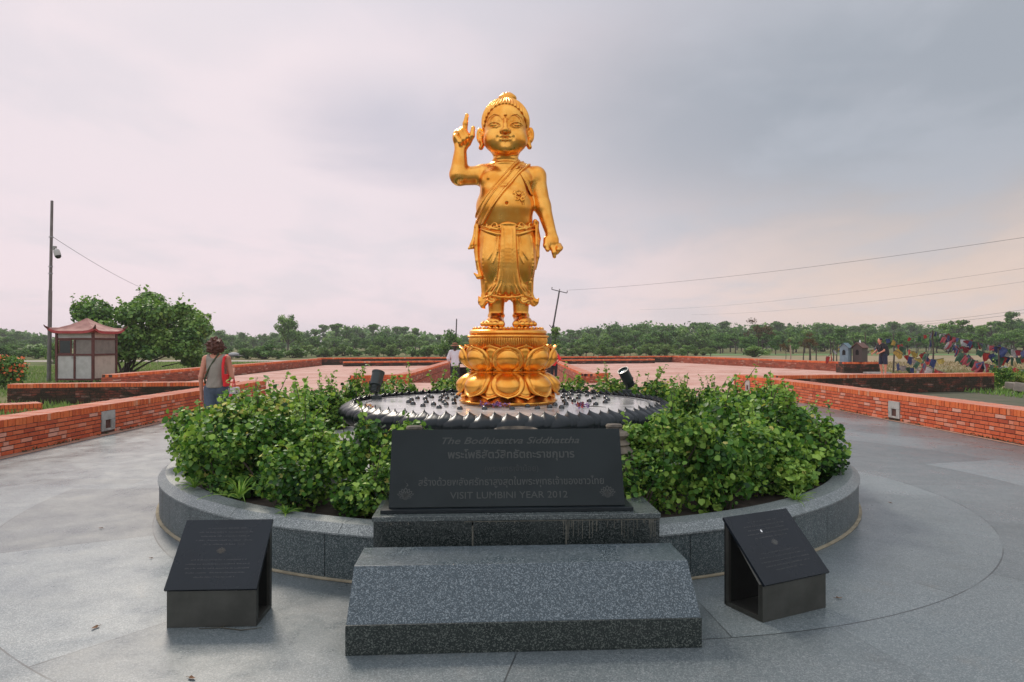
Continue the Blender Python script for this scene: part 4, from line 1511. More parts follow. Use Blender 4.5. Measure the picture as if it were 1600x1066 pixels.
def build_skirt():
    s = SDF((-72, -62, 24), (66, 50, 172), 0.85)
    X, Y, Z = np.meshgrid(*s.ax, indexing='ij')
    zz = [24, 33, 40, 47, 55, 68, 82, 100, 120, 140, 152, 160, 172]
    aa = [46, 45, 43.5, 41, 39.5, 40.5, 42, 44, 45.5, 45.5, 43.5, 42.5, 42]
    bb = [30, 30, 29, 28, 27, 28, 30, 33, 35, 35, 34, 33, 32]
    a = np.interp(Z, zz, aa); b = np.interp(Z, zz, bb)
    x = X + 1.5 + 0.012 * (Z - 90)
    th = np.arctan2(x / a, -(Y + 2) / b)
    ripple = 1.3 * np.sin(th * 9 + 0.03 * Z) * np.clip((100 - Z) / 60, 0, 1) * (np.abs(th) > 0.55)
    k0 = np.sqrt((x / a) ** 2 + ((Y + 2) / b) ** 2)
    d = (k0 - 1) * np.minimum(a, b) - ripple
    hem = 44 - 7.5 * np.clip((np.abs(x) - 14) / 22, 0, 1) + 2.0 * np.sin(x * 0.55)
    d = np.maximum(d, hem - Z)
    d = np.maximum(d, Z - 158)
    # hollow between the two legs below the apron
    inner = np.maximum(np.maximum(np.abs(np.abs(x) - 0) - 60, Z - 60), (k0 - 0.86) * 30)
    d = np.maximum(d, -inner)
    s.D = d.astype(np.float32)
    # thighs pressing through the cloth
    s.ell((-22, -14, 108), (19, 20, 36), 9)
    s.ell((22, -14, 108), (19, 20, 36), 9)

    def fy(x_, z_, off=0.0):
        a_ = np.interp(z_, zz, aa); b_ = np.interp(z_, zz, bb)
        q = max(1 - ((x_ + 1.5) / a_) ** 2, 0.02)
        yy = -2 - b_ * math.sqrt(q)
        for tx in (-22, 22):
            e = 1 - ((x_ - tx) / 19) ** 2 - ((z_ - 108) / 36) ** 2
            if e > 0: yy = min(yy, -14 - 20 * math.sqrt(e))
        return yy - off

    def line(pts, r, k=0.8, off=0.0, mode='add'):
        P = []
        for i in range(len(pts) - 1):
            for t in np.linspace(0, 1, 7)[:-1 if i < len(pts) - 2 else None]:
                x_ = pts[i][0] + t * (pts[i + 1][0] - pts[i][0]); z_ = pts[i][1] + t * (pts[i + 1][1] - pts[i][1])
                P.append((x_, fy(x_, z_, off), z_))
        n = len(P)
        rs = [r * (0.6 + 0.4 * math.sin(math.pi * min(i / (n - 1) * 1.0, 1))) for i in range(n)] if not isinstance(r, list) else r
        s.chain(P, rs, k, mode)

    # apron panel
    for xx in np.linspace(-8, 9, 5):
        line([(xx, 153), (xx, 120), (xx * 1.15, 88), (xx * 1.6, 66), (xx * 2.2, 52)], 4.2, 3.0, 1.5)
    for sg in (-1, 1):
        e = [(sg * 9.5 + 1, 152), (sg * 10 + 1, 110), (sg * 11 + 1, 82), (sg * 16, 64), (sg * 26, 50), (sg * 38, 46)]
        line(e, 2.3, 0.4, 4.6)
        line([(sg * 6.5, 150), (sg * 6.5, 112), (sg * 7, 84), (sg * 10, 66), (sg * 17, 53)], 1.2, 0.6, 6.0)
        line([(sg * 14, 140), (sg * 16, 115), (sg * 23, 98)], 1.8, 0.5, 1.0)
        line([(sg * 17, 140), (sg * 21, 118), (sg * 30, 104)], 1.5, 0.5, 0.8)
        line([(sg * 13, 95), (sg * 15, 72), (sg * 26, 57)], 1.4, 1.0, 1.5)
        line([(sg * 17, 80), (sg * 22, 66), (sg * 33, 55)], 1.2, 1.0, 0.5)
        line([(sg * 36, 140), (sg * 38, 100), (sg * 34, 70), (sg * 35, 52)], 2.2, 1.5, 0.5)
        # belt cords
        line([(sg * 42, 153), (sg * 30, 146.5), (sg * 18, 142), (sg * 9, 141)], 2.6, 0.5, 1.5)
        line([(sg * 43, 158), (sg * 30, 153), (sg * 18, 149), (sg * 9, 148)], 2.2, 0.5, 1.2)
        # scrolling folds above the belt
        for cx, cz, rr in ((20, 155, 4.6), (27.5, 152, 3.4), (13, 152, 3.3), (35, 157, 4.2)):
            P = []
            for i in range(13):
                t = i / 12 * 1.8 * math.pi
                q = rr * (1 - 0.045 * i)
                xx = sg * (cx + q * math.cos(t)); z_ = cz + q * math.sin(t)
                P.append((xx, fy(xx, min(z_, 157), 2.6), z_))
            s.chain(P, 1.25, 0.3)
        # curled hem
        P = []
        for i in range(26):
            t = i / 25
            xx = sg * (12 + 32 * t)
            z_ = 44 - 7 * t + 2.4 * math.sin(t * 13)
            P.append((xx, fy(xx * 0.96, 50, 1.2 + 1.8 * math.cos(t * 13)), z_))
        s.chain(P, 2.1, 0.8)
        P2 = [(p[0] * 0.97, p[1] + 1.5, p[2] + 7 - 3 * abs(p[0]) / 44) for p in P]
        s.chain(P2, 1.4, 0.8)
    line([(-10, 156), (0, 157), (11, 156)], 3.0, 0.8, 2.5)
    line([(-26, 50), (-12, 47), (0, 46), (12, 47), (27, 50)], 1.8, 0.8, 4.0)
    # hem tips
    s.chain([(-38, -8, 44), (-43, -9, 42), (-45.5, -9, 49)], [5, 3.5, 1.2], 2)
    s.chain([(-36, -12, 40), (-39, -14, 34), (-36, -14, 31)], [5, 3.2, 1.4], 2)
    s.chain([(38, -8, 44), (44, -9, 41), (47.5, -9, 46)], [5, 3.2, 1.2], 2)
    return sdf_obj('robe_skirt', s, US, GOLD, statue, 1)


def build_ribbons():
    for nm, side in (('l', -1), ('r', 1)):
        s = SDF((-70, -30, 70) if side < 0 else (30, -30, 70), (-34, 30, 176) if side < 0 else (60, 30, 176), 0.7)
        if side < 0:
            s.chain([(-45, -6, 158), (-47, -8, 166), (-50, -6, 158), (-52, -4, 142), (-56, -4, 130), (-61, -4, 124.5)], [3, 3.2, 3, 3.4, 3.8, 1.6], 1.5)
            s.chain([(-61, -4, 124.5), (-55, -5, 126), (-50, -4, 131)], [1.8, 2.6, 2], 1)
            s.chain([(-47, -10, 160), (-49, -10, 130), (-47.5, -10, 105), (-44, -10, 88)], [2.6, 3.6, 3.4, 3.2], 1.5)
            s.chain([(-44, -10, 90), (-42, -12, 80), (-46, -12, 79), (-52.5, -11, 85)], [3, 4.2, 3.2, 1.2], 1.5)
            s.chain([(-50, -4, 155), (-51.5, -2, 120), (-48, -2, 92)], [1.6, 2, 1.6], 1)
        else:
            s.chain([(40, -8, 156), (42, -8, 166), (45, -6, 164), (44, -6, 150)], [3, 3.2, 3, 3], 1.5)
            s.chain([(45, -6, 160), (46.5, -4, 130), (46, -4, 112), (43, -4, 92)], [2.6, 3.0, 3.0, 1.2], 1.5)
            s.chain([(43, -12, 158), (43.5, -12, 130), (42.5, -12, 108)], [2.2, 2.8, 1.4], 1.0)
            s.chain([(46.5, -2, 158), (49, -2, 140), (48, -2, 126)], [1.4, 2.2, 1.2], 1.0)
        sdf_obj('ribbon', s, US, GOLD, statue, 1)


build_body()
build_hair()
build_sash()
build_skirt()
build_ribbons()


# pedestal (same thing: it is bolted to the figure) - parts of the statue
PED = 0.0   # local z 0 is the top of the pod


def petal_mesh(z0, z1, R0, R1, R2, W, down, seed=0, nu=26, nv=26, bulge=0.075, tipcurl=0.05):
    """lotus petal: raised rim round a swelling middle, closed behind"""
    V, F = [], []
    for side in (0, 1):
        for j in range(nv + 1):
            v = j / nv
            wv = W * (max(1 - abs(2 * (v ** 0.9) - 0.93) ** 2.6 * 0.96, 0.0)) ** 0.5
            if v > 0.86:
                wv *= 1 - 0.9 * ((v - 0.86) / 0.14) ** 1.3
            if v < 0.12:
                wv = max(wv, W * 0.62)
            Rv = R0 + (R1 - R0) * math.sin(min(v / 0.62, 1) * math.pi / 2) + (R2 - R1) * max(0, (v - 0.55) / 0.45) ** 2
            zv = z0 + (z1 - z0) * v
            for i in range(nu + 1):
                u = -1 + 2 * i / nu
                x = u * wv
                rho = math.sqrt((x / (W * 0.70)) ** 2 + ((v - 0.44) / 0.40) ** 2)
                h = 0.0
                if rho < 1: h = bulge * math.sqrt(1 - rho * rho) + 0.004
                rim = max(0.0, 1 - abs(rho - 1.22) / 0.20)
                h += 0.020 * math.sin(rim * math.pi / 2)
                h -= 0.012 * max(0, 1 - abs(rho - 1.0) / 0.08)
                edge = abs(u) ** 6
                r_ = Rv + (h if side == 0 else -0.022) - 0.010 * edge
                ang = x / max(Rv, 0.3)
                V.append((r_ * math.sin(ang), -r_ * math.cos(ang), zv + (-0.0 if side == 0 else 0.0)))
    n1 = (nu + 1) * (nv + 1)
    def q(i, j, s_): return s_ * n1 + j * (nu + 1) + i
    for j in range(nv):
        for i in range(nu):
            a = (q(i, j, 0), q(i + 1, j, 0), q(i + 1, j + 1, 0), q(i, j + 1, 0))
            b = (q(i, j, 1), q(i, j + 1, 1), q(i + 1, j + 1, 1), q(i + 1, j, 1))
            F.append(a[::-1] if down else a)
            F.append(b[::-1] if down else b)
    for j in range(nv):
        for i_, fl in ((0, 0), (nu, 1)):
            a = (q(i_, j, 0), q(i_, j + 1, 0), q(i_, j + 1, 1), q(i_, j, 1))
            F.append(a if (fl == 0) != down else a[::-1])
    for i in range(nu):
        a = (q(i, nv, 0), q(i + 1, nv, 0), q(i + 1, nv, 1), q(i, nv, 1))
        F.append(a if not down else a[::-1])
    return mesh_np('petal', V, F, smooth=True)


def lotus_ring(me, n, off):
    for k in range(n):
        o = link('petal', me if k else me, None, statue)
        o.rotation_euler = (0, 0, 2 * math.pi * (k + off) / n)


zt = -0.02
up1 = petal_mesh(-0.545, -0.215, 0.445, 0.565, 0.625, 0.205, False)
up1.materials.append(GOLD)
up2 = petal_mesh(-0.52, -0.205, 0.43, 0.525, 0.585, 0.19, False, bulge=0.03)
up2.materials.append(GOLD)
dn1 = petal_mesh(-0.545, -0.86, 0.445, 0.60, 0.665, 0.215, True)
dn1.materials.append(GOLD)
dn2 = petal_mesh(-0.56, -0.875, 0.43, 0.545, 0.64, 0.20, True, bulge=0.03)
dn2.materials.append(GOLD)
lotus_ring(up1, 8, 0.0)
lotus_ring(up2, 8, 0.5)
lotus_ring(dn1, 8, 0.0)
lotus_ring(dn2, 8, 0.5)

b = MB()
b.lathe([(0.0001, 0.002), (0.40, 0.0), (0.47, -0.02), (0.495, -0.035), (0.50, -0.06), (0.485, -0.085), (0.505, -0.098)], 96)
pod = b.build('seed_pod', GOLD, statue, smooth=True)
b = MB()
for k in range(96):
    t = 2 * math.pi * k / 96
    b.ball((0.512 * math.cos(t), 0.512 * math.sin(t), -0.107), (0.0165, 0.0165, 0.013), 8, 6)
b.lathe([(0.505, -0.09), (0.515, -0.107), (0.505, -0.124)], 96)
b.build('beaded_rim', GOLD, statue, smooth=True)
b = MB()
for k in range(110):
    t = 2 * math.pi * k / 110
    c_, s_ = math.cos(t), math.sin(t)
    b.tube([(0.492 * c_, 0.492 * s_, -0.118), (0.500 * c_, 0.500 * s_, -0.16), (0.488 * c_, 0.488 * s_, -0.235)], [0.010, 0.0085, 0.006], 6)
b.lathe([(0.488, -0.118), (0.484, -0.24), (0.44, -0.40), (0.41, -0.545), (0.43, -0.56), (0.50, -0.70), (0.565, -0.86)], 96)
b.build('stamen_band', GOLD, statue, smooth=True)
b = MB()
for rr_, n_ in ((0.44, 30), (0.375, 26)):
    for k in range(n_):
        t = 2 * math.pi * (k + (0.5 if n_ == 26 else 0)) / n_
        b.ball((rr_ * math.cos(t), rr_ * math.sin(t), -0.005), (0.022, 0.022, 0.018), 10, 6)
b.build('seed_bumps', GOLD, statue, smooth=True)
b = MB()
b.lathe([(0.48, -0.535), (0.50, -0.545), (0.48, -0.558)], 96)
b.build('waist_ring', GOLD, statue, smooth=True)
# wavy skirt at the very foot
b = MB()
prof = []
vs, fs = [], []
N = 192
for j, (r_, z_) in enumerate(((0.55, -0.83), (0.585, -0.87), (0.60, -0.895), (0.625, -0.912), (0.63, -0.925), (0.60, -0.953))):
    for k in range(N):
        t = 2 * math.pi * k / N
        rr_ = r_ + 0.005 * abs(math.sin(t * 8)) * (1 if 0 < j < 4 else 0)
        vs.append((rr_ * math.cos(t), rr_ * math.sin(t), z_))
for j in range(5):
    for k in range(N):
        fs.append((j * N + k, (j + 1) * N + k, (j + 1) * N + (k + 1) % N, j * N + (k + 1) % N))
b.add(vs, fs)
b.build('base_ring', GOLD, statue, smooth=True)

# ------------------------------------------------------------------ foliage
LEAF_BUSH = leaf_mat('hedge_leaf', (0.012, 0.045, 0.009), (0.072, 0.190, 0.029), (0.31, 0.47, 0.085), (0.66, 0.54, 0.18), rough=0.48, trans=0.26, spec=0.25)
LEAF_TREE = leaf_mat('tree_leaf', (0.035, 0.090, 0.020), (0.11, 0.23, 0.045), (0.25, 0.40, 0.09), (0.30, 0.36, 0.10), rough=0.5, trans=0.25)
LEAF_FAR = leaf_mat('far_leaf', (0.036, 0.090, 0.028), (0.085, 0.185, 0.046), (0.18, 0.32, 0.075), (0.20, 0.23, 0.08), rough=0.7, trans=0.2, spec=0.2)
LEAF_PALE = leaf_mat('pale_leaf', (0.07, 0.13, 0.035), (0.13, 0.22, 0.06), (0.24, 0.34, 0.11), (0.30, 0.28, 0.10), rough=0.7, trans=0.25, spec=0.2)
LEAF_RUST = leaf_mat('rusty_leaf', (0.06, 0.05, 0.025), (0.11, 0.075, 0.035), (0.17, 0.10, 0.045), (0.25, 0.12, 0.05), rough=0.8, trans=0.15, spec=0.1)
BARK = mat('bark', (0.10, 0.075, 0.055), 0.9, noise_amt=0.7, noise_scale=12, bump=0.5)
BARKD = mat('bark_far', (0.07, 0.055, 0.045), 0.9)


def leaves(P, N, size, rng, kind='round', tone=None):
    """leaf mesh arrays from positions P and facing normals N"""
    n = len(P)
    N = N / (np.linalg.norm(N, axis=1, keepdims=True) + 1e-9)
    r_ = rng.normal(size=(n, 3))
    A = np.cross(N, r_); A /= (np.linalg.norm(A, axis=1, keepdims=True) + 1e-9)
    B = np.cross(N, A)
    s = (size * rng.uniform(0.45, 1.5, n))[:, None]
    if kind == 'round':
        T = [(0, 0, 0), (0.42, 0.22, 0.10), (0.46, 0.62, 0.11), (0, 1.02, -0.04), (-0.46, 0.62, 0.11), (-0.42, 0.22, 0.10), (0, 0.52, -0.02)]
        fs = [(0, 1, 6), (1, 2, 6), (2, 3, 6), (3, 4, 6), (4, 5, 6), (5, 0, 6)]
    elif kind == 'blade':
        T = [(-0.05, 0, 0), (0.05, 0, 0), (0.035, 0.6, 0.10), (0, 1.0, 0.3), (-0.035, 0.6, 0.10)]
        fs = [(0, 1, 2), (0, 2, 4), (4, 2, 3)]
    else:
        T = [(0, -0.5, 0), (0.42, 0, 0.08), (0, 0.5, 0), (-0.42, 0, 0.08)]
        fs = [(0, 1, 2), (0, 2, 3)]
    V = np.stack([P + s * (a * A + b * B + c * N) for a, b, c in T], 1).reshape(-1, 3)
    k = len(T)
    F = (np.arange(n)[:, None, None] * k + np.array(fs)[None]).reshape(-1, 3)
    if tone is None:
        tone = np.clip(rng.normal(0.45, 0.2, n), 0, 0.95)
    return V, F, np.repeat(tone, k)


def cloud(clumps, n, size, rng, kind='round', up=0.5, yellow=0.02, shell=0.45, flat=1.0):
    c = np.array([q[0] for q in clumps]); r_ = np.array([q[1] for q in clumps])
    wgt = (r_[:, 0] * r_[:, 1] + r_[:, 0] * r_[:, 2]); wgt /= wgt.sum()
    idx = rng.choice(len(clumps), n, p=wgt)
    d = rng.normal(size=(n, 3)); d /= np.linalg.norm(d, axis=1, keepdims=True)
    rad = shell + (1.06 - shell) * rng.random(n) ** 0.6
    P = c[idx] + d * r_[idx] * rad[:, None]
    N = d * 0.7 + rng.normal(size=(n, 3)) * 0.70 + np.array([0, 0, up])
    base = rng.normal(0.0, 0.11, len(clumps))[idx]
    tone = np.clip(rng.normal(0.42, 0.24, n) + base, 0, 0.93)
    top = rng.random(n) < yellow * (1 + 2.0 * (d[:, 2] > 0.2))
    tone[top] = rng.uniform(0.96, 1.0, top.sum())
    return leaves(P, N, size, rng, kind, tone)


def merge(parts):
    V, F, T, b = [], [], [], 0
    for v, f, t in parts:
        V.append(v); F.append(f + b); T.append(t); b += len(v)
    return np.concatenate(V), np.concatenate(F), np.concatenate(T)


def shrub_mesh(seed, n=2300, w=0.52, h=0.72, size=0.036, yellow=0.02, shoots=9, loose=1.0):
    """hedge shrub standing at local z 0; returns foliage mesh and stem mesh"""
    rng = np.random.default_rng(seed)
    cl = []
    for k in range(14):
        a = rng.uniform(0, 2 * math.pi); q = w * rng.uniform(0.1, 0.85)
        z = h * rng.uniform(0.15, 0.88)
        rr = rng.uniform(0.09, 0.23)
        cl.append(((q * math.cos(a), q * math.sin(a), z), (rr, rr, rr * 0.85)))
    parts = [cloud(cl, n, size, rng, 'round', 0.30, yellow, shell=0.30)]
    sb = MB()
    for c_, r_ in cl:
        x0, y0 = c_[0] * 0.25, c_[1] * 0.25
        sb.tube([(x0, y0, -0.05), (c_[0] * 0.6, c_[1] * 0.6, c_[2] * 0.5), c_], [0.011, 0.008, 0.004], 5)
    for k in range(shoots):
        c_, r_ = cl[rng.integers(len(cl))]
        b0 = np.array(c_) + np.array([0, 0, r_[2] * 0.5])
        d = np.array([rng.normal(0, 0.22), rng.normal(0, 0.22), 1.0])
        L = rng.uniform(0.12, 0.36) * loose
        e = b0 + d * L
        sb.tube([tuple(b0), tuple(b0 * 0.4 + e * 0.6 + rng.normal(0, 0.006, 3)), tuple(e)], [0.0045, 0.0035, 0.0015], 4)
        m_ = 20
        t = np.linspace(0.1, 1.0, m_)[:, None]
        P = b0 + (e - b0) * t + rng.normal(0, 0.012, (m_, 3))
        N = rng.normal(size=(m_, 3)) + np.array([0, 0, 0.9])
        parts.append(leaves(P, N, size * 0.95, rng, 'round', np.clip(rng.normal(0.62, 0.16, m_), 0, 0.95)))
    V, F, T = merge(parts)
    me = mesh_np('foliage', V, F, tone=T)
    me.materials.append(LEAF_BUSH)
    sm = bpy.data.meshes.new('stems'); sm.from_pydata(sb.v, [], sb.f); sm.materials.append(BARK)
    return me, sm


def add_shrub(pair, x, y, z, rz, label, s=1.0, sz=None):
    r_ = empty('shrub', (x, y, z), rz, label, 'shrub', 'green shrubs in the round planter')
    link('foliage', pair[0], None, r_); link('stems', pair[1], None, r_)
    r_.scale = (s, s, sz or s)
    return r_


hedge = [  # angle from the front (left negative), radius, scale, z scale, leaves, label
    (-21, 3.02, 0.93, 0.98, 2600, .012, 'glossy green shrub against the left end of the plaque'),
    (-41, 3.10, 1.04, 0.98, 2900, .012, 'green shrub second from the plaque on the left front of the planter'),
    (-60, 3.12, 1.15, 1.02, 3000, .09, 'yellow-tipped green shrub at the front left above the left sloped sign'),
    (-80, 3.06, 1.10, 1.0, 2900, .08, 'broad green shrub overhanging the far left rim of the planter'),
    (-99, 3.05, 1.05, 1.02, 2500, .04, 'yellow-dotted green shrub in front of the woman in the grey top'),
    (-117, 3.05, 0.98, 0.98, 2100, .02, 'green shrub behind the left spotlight edge of the basin'),
    (23, 3.04, 0.98, 1.0, 2600, .010, 'round-leaved green shrub against the right end of the plaque'),
    (40, 3.12, 1.08, 0.92, 2900, .008, 'dark green shrub on the planter right above the right sloped sign'),
    (60, 3.14, 1.14, 1.0, 3000, .006, 'dense dark shrub at the front right rim of the planter'),
    (80, 3.10, 1.10, 1.08, 2900, .006, 'tall green shrub overhanging the far right rim of the planter'),
    (99, 3.05, 1.05, 1.02, 2500, .01, 'leafy green shrub in front of the near end of the orange wall'),
    (117, 3.05, 0.95, 0.98, 2100, .01, 'loose green shrub behind the right spotlight'),
]
SHR = []
for i, (an, rr, s, sz, n, yl, lab) in enumerate(hedge):
    pr = shrub_mesh(100 + i, int(n * 2.7), yellow=yl * 1.6, shoots=20 if abs(an) > 50 else 12)
    SHR.append(pr)
    a = R(an)
    add_shrub(pr, PCX + (rr - 0.01) * math.sin(a), PCY - (rr - 0.01) * math.cos(a), 0.31, i * 0.7, lab, s * 1.06, sz)
# lower growth filling the bed between the big shrubs, down over the rim
fill = [shrub_mesh(300 + i, 2600, w=0.42, h=0.50, size=0.040, yellow=.01, shoots=3) for i in range(4)]
for i, (an, rr, s, lab) in enumerate(((-17.5, 3.27, 0.86, 'low growth at the very left end of the plinth'), (-31.5, 3.33, 0.92, 'low leafy growth between the two shrubs left of the plaque'), (-50, 3.37, 1.13, 'low leafy growth on the rim behind the left sloped sign'),
                                      (-70, 3.37, 1.08, 'low leafy growth spilling over the left rim'), (-90, 3.22, 0.95, 'low leafy growth at the leftmost point of the planter'), (-108, 3.2, 0.95, 'low leafy growth behind the yellow-dotted shrub'),
                                      (17.5, 3.27, 0.86, 'low growth at the very right end of the plinth'), (31, 3.35, 1.08, 'low leafy growth between the two shrubs right of the plaque'), (50, 3.37, 1.13, 'low leafy growth on the rim behind the right sloped sign'),
                                      (70, 3.37, 1.08, 'low leafy growth spilling over the right rim'), (90, 3.28, 0.98, 'low leafy growth at the rightmost point of the planter'), (108, 3.2, 0.95, 'low leafy growth behind the tall right shrub'),
                                      (-63, 2.62, 1.35, 'inner green shrub left of the basin rim'), (-88, 2.62, 1.3, 'inner green shrub beside the left spotlight'),
                                      (64, 2.66, 1.3, 'inner green shrub right of the basin rim'), (84, 2.66, 1.3, 'inner green shrub beyond the right side of the basin'))):
    a = R(an)
    add_shrub(fill[i % 4], PCX + rr * math.sin(a), PCY - rr * math.cos(a), 0.34, i * 1.3, lab, s, s)
thin = [shrub_mesh(200 + i, 2500, w=0.55, h=0.68, size=0.040, yellow=0.05, shoots=12) for i in range(3)]
for i, (an, lab) in enumerate(((-134, 'sparse light green shrub seen just right of the left spotlight'), (-150, 'sparse shrub at the back of the planter left of the pedestal'),
                               (-164, 'sparse shrub right beside the left side of the golden lotus'), (-179, 'sparse shrub hidden behind the golden pedestal'),
                               (165, 'sparse shrub right beside the right side of the golden lotus'), (149, 'sparse shrub at the back of the planter below the angled wall end'),
                               (133, 'sparse light green shrub seen just left of the right spotlight'))):
    a = R(an)
    add_shrub(thin[i % 3], PCX + 3.12 * math.sin(a), PCY - 3.12 * math.cos(a), 0.36, i * 1.1, lab, 1.12, 0.98)
# strap-leaved plants among the shrubs
def strap_plant(x, y, z, label, L, n, seed, mat_=None):
    rng = np.random.default_rng(seed)
    b = MB()
    for k in range(n):
        a = rng.uniform(0, 6.28); el = rng.uniform(0.5, 1.35); l = L * rng.uniform(0.6, 1.1)
        pts, w_ = [], 0.009
        for t in np.linspace(0, 1, 6):
            q = l * t * math.cos(el); zz = l * (t * math.sin(el) - 0.45 * t * t)
            pts.append((q * math.cos(a), q * math.sin(a), zz))
        V = []
        sx, sy = -math.sin(a), math.cos(a)
        for t, p in zip(np.linspace(0, 1, 6), pts):
            ww = w_ * (1 - t * 0.9)
            V += [(p[0] + sx * ww, p[1] + sy * ww, p[2]), (p[0], p[1], p[2] - 0.003), (p[0] - sx * ww, p[1] - sy * ww, p[2])]
        fs = []
        for i in range(5):
            for j in range(2):
                fs.append((i * 3 + j, i * 3 + j + 1, i * 3 + j + 4, i * 3 + j + 3))
        b.add(V, fs, float(np.clip(rng.normal(0.6, 0.15), 0, 0.9)))
    o = b.build('strap_plant', mat_ or LEAF_BUSH)
    o.location = (x, y, z)
    tag(o, label, 'plant')


strap_plant(-2.12, 5.32, 0.44, 'arching strap-leaved plant hanging over the left front of the planter', 0.36, 22, 1)
strap_plant(-1.68, 5.08, 0.38, 'small fern-like plant on the planter rim left of the plinth', 0.15, 30, 2)
strap_plant(-2.75, 5.92, 0.40, 'drooping grassy plant on the planter rim behind the left sign', 0.2, 26, 3)
strap_plant(2.30, 5.55, 0.36, 'low feathery plant on the planter rim behind the right sign', 0.24, 34, 4)


# ------------------------------------------------------------------ trees
def tree_meshes(kind, seed, n=2600, size=0.045):
    """tree of height 1 at the origin: crown mesh, trunk mesh"""
    rng = np.random.default_rng(seed)
    cl, sb = [], MB()
    def tube(p, q, a, b_): sb.tube([p, tuple((np.array(p) + np.array(q)) / 2 + rng.normal(0, 0.01, 3)), q], [a, (a + b_) / 2, b_], 5)
    if kind == 'round':
        th = 0.22
        tube((0, 0, -0.02), (0, 0, th), 0.028, 0.02)
        for k in range(15):
            a = rng.uniform(0, 6.28); q = rng.uniform(0.02, 0.36); z = rng.uniform(0.32, 0.86)
            q *= 1.0 - max(0, z - 0.6) * 1.3
            rr = rng.uniform(0.09, 0.17)
            p = (q * math.cos(a), q * math.sin(a), z)
            cl.append((p, (rr, rr, rr * 0.78))); tube((0, 0, th * 0.9), p, 0.012, 0.003)
    elif kind == 'tall':
        th = 0.42
        tube((0, 0, -0.02), (0.01, 0, th), 0.022, 0.015)
        tube((0.01, 0, th), (0.0, 0.0, 0.85), 0.015, 0.005)
        for k in range(15):
            a = rng.uniform(0, 6.28); z = rng.uniform(0.40, 0.95); q = rng.uniform(0.03, 0.22) * (1.2 - z * 0.6)
            rr = rng.uniform(0.055, 0.12)
            p = (q * math.cos(a), q * math.sin(a), z)
            cl.append((p, (rr, rr, rr * 0.7))); tube((0.005, 0, z * 0.75), p, 0.008, 0.002)
    elif kind == 'umbrella':
        th = 0.5
        tube((0, 0, -0.02), (0.01, 0, th), 0.022, 0.015)
        for k in range(15):
            a = rng.uniform(0, 6.28); q = 0.40 * math.sqrt(rng.random()); z = 0.90 - 0.5 * q * q / 0.16 * 0.35 - rng.random() * 0.16
            rr = rng.uniform(0.07, 0.12)
            p = (q * math.cos(a), q * math.sin(a), z)
            cl.append((p, (rr, rr, rr * 0.5))); tube((0.01, 0, th * rng.uniform(0.8, 1)), p, 0.010, 0.003)
    elif kind == 'shrubby':
        for k in range(13):
            a = rng.uniform(0, 6.28); q = rng.uniform(0.03, 0.48); z = rng.uniform(0.16, 0.80)
            rr = rng.uniform(0.14, 0.22)
            p = (q * math.cos(a), q * math.sin(a), z)
            cl.append((p, (rr, rr, rr * 0.9))); tube((q * 0.2 * math.cos(a), q * .2 * math.sin(a), -0.02), p, 0.018, 0.004)
    elif kind == 'thin':
        tube((0, 0, -0.02), (0.02, 0, 0.55), 0.020, 0.012)
        for k in range(16):
            a = rng.uniform(0, 6.28); z = rng.uniform(0.45, 0.95); q = rng.uniform(0.08, 0.36) * (1.25 - z * 0.6)
            rr = rng.uniform(0.08, 0.13)
            p = (q * math.cos(a), q * math.sin(a), z)
            cl.append((p, (rr, rr, rr * 0.8))); tube((0.015, 0, 0.3 + 0.3 * rng.random()), p, 0.009, 0.002)
    V, F, T = cloud(cl, n, size, rng, 'quad', 0.5, 0.01, shell=0.25)
    me = mesh_np('crown', V, F, tone=T)
    sm = bpy.data.meshes.new('trunk'); sm.from_pydata(sb.v, [], sb.f); sm.materials.append(BARKD)
    return me, sm


def variant(pair, m_):
    me = pair[0].copy(); me.materials.clear(); me.materials.append(m_)
    return me, pair[1]


TV = {}
for kd, sd, nn, sz in (('round', 1, 3200, .042), ('round', 2, 3200, .042), ('round', 3, 3200, .045), ('tall', 4, 2200, .038), ('tall', 5, 2200, .04), ('umbrella', 6, 1500, .045),
                       ('umbrella', 7, 1500, .045), ('shrubby', 8, 2600, .065), ('shrubby', 9, 2600, .065), ('thin', 10, 900, .035)):
    TV.setdefault(kd, []).append(tree_meshes(kd, sd, nn, sz))
_cache = {}


def add_tree(kind, x, y, h, w=1.0, m_=None, label='', group=None, name='tree', cat='tree', rng=None, z=-0.02):
    rng = rng or random
    m_ = m_ or LEAF_FAR
    i = rng.randrange(len(TV[kind]))
    key = (kind, i, m_.name)
    if key not in _cache: _cache[key] = variant(TV[kind][i], m_)
    me, sm = _cache[key]
    r_ = empty(name, (x, y, z), rng.uniform(0, 6.28), label, cat, group)
    r_.scale = (h * w, h * w, h)
    link('crown', me, None, r_)
    link('trunk', sm, None, r_)
    return r_


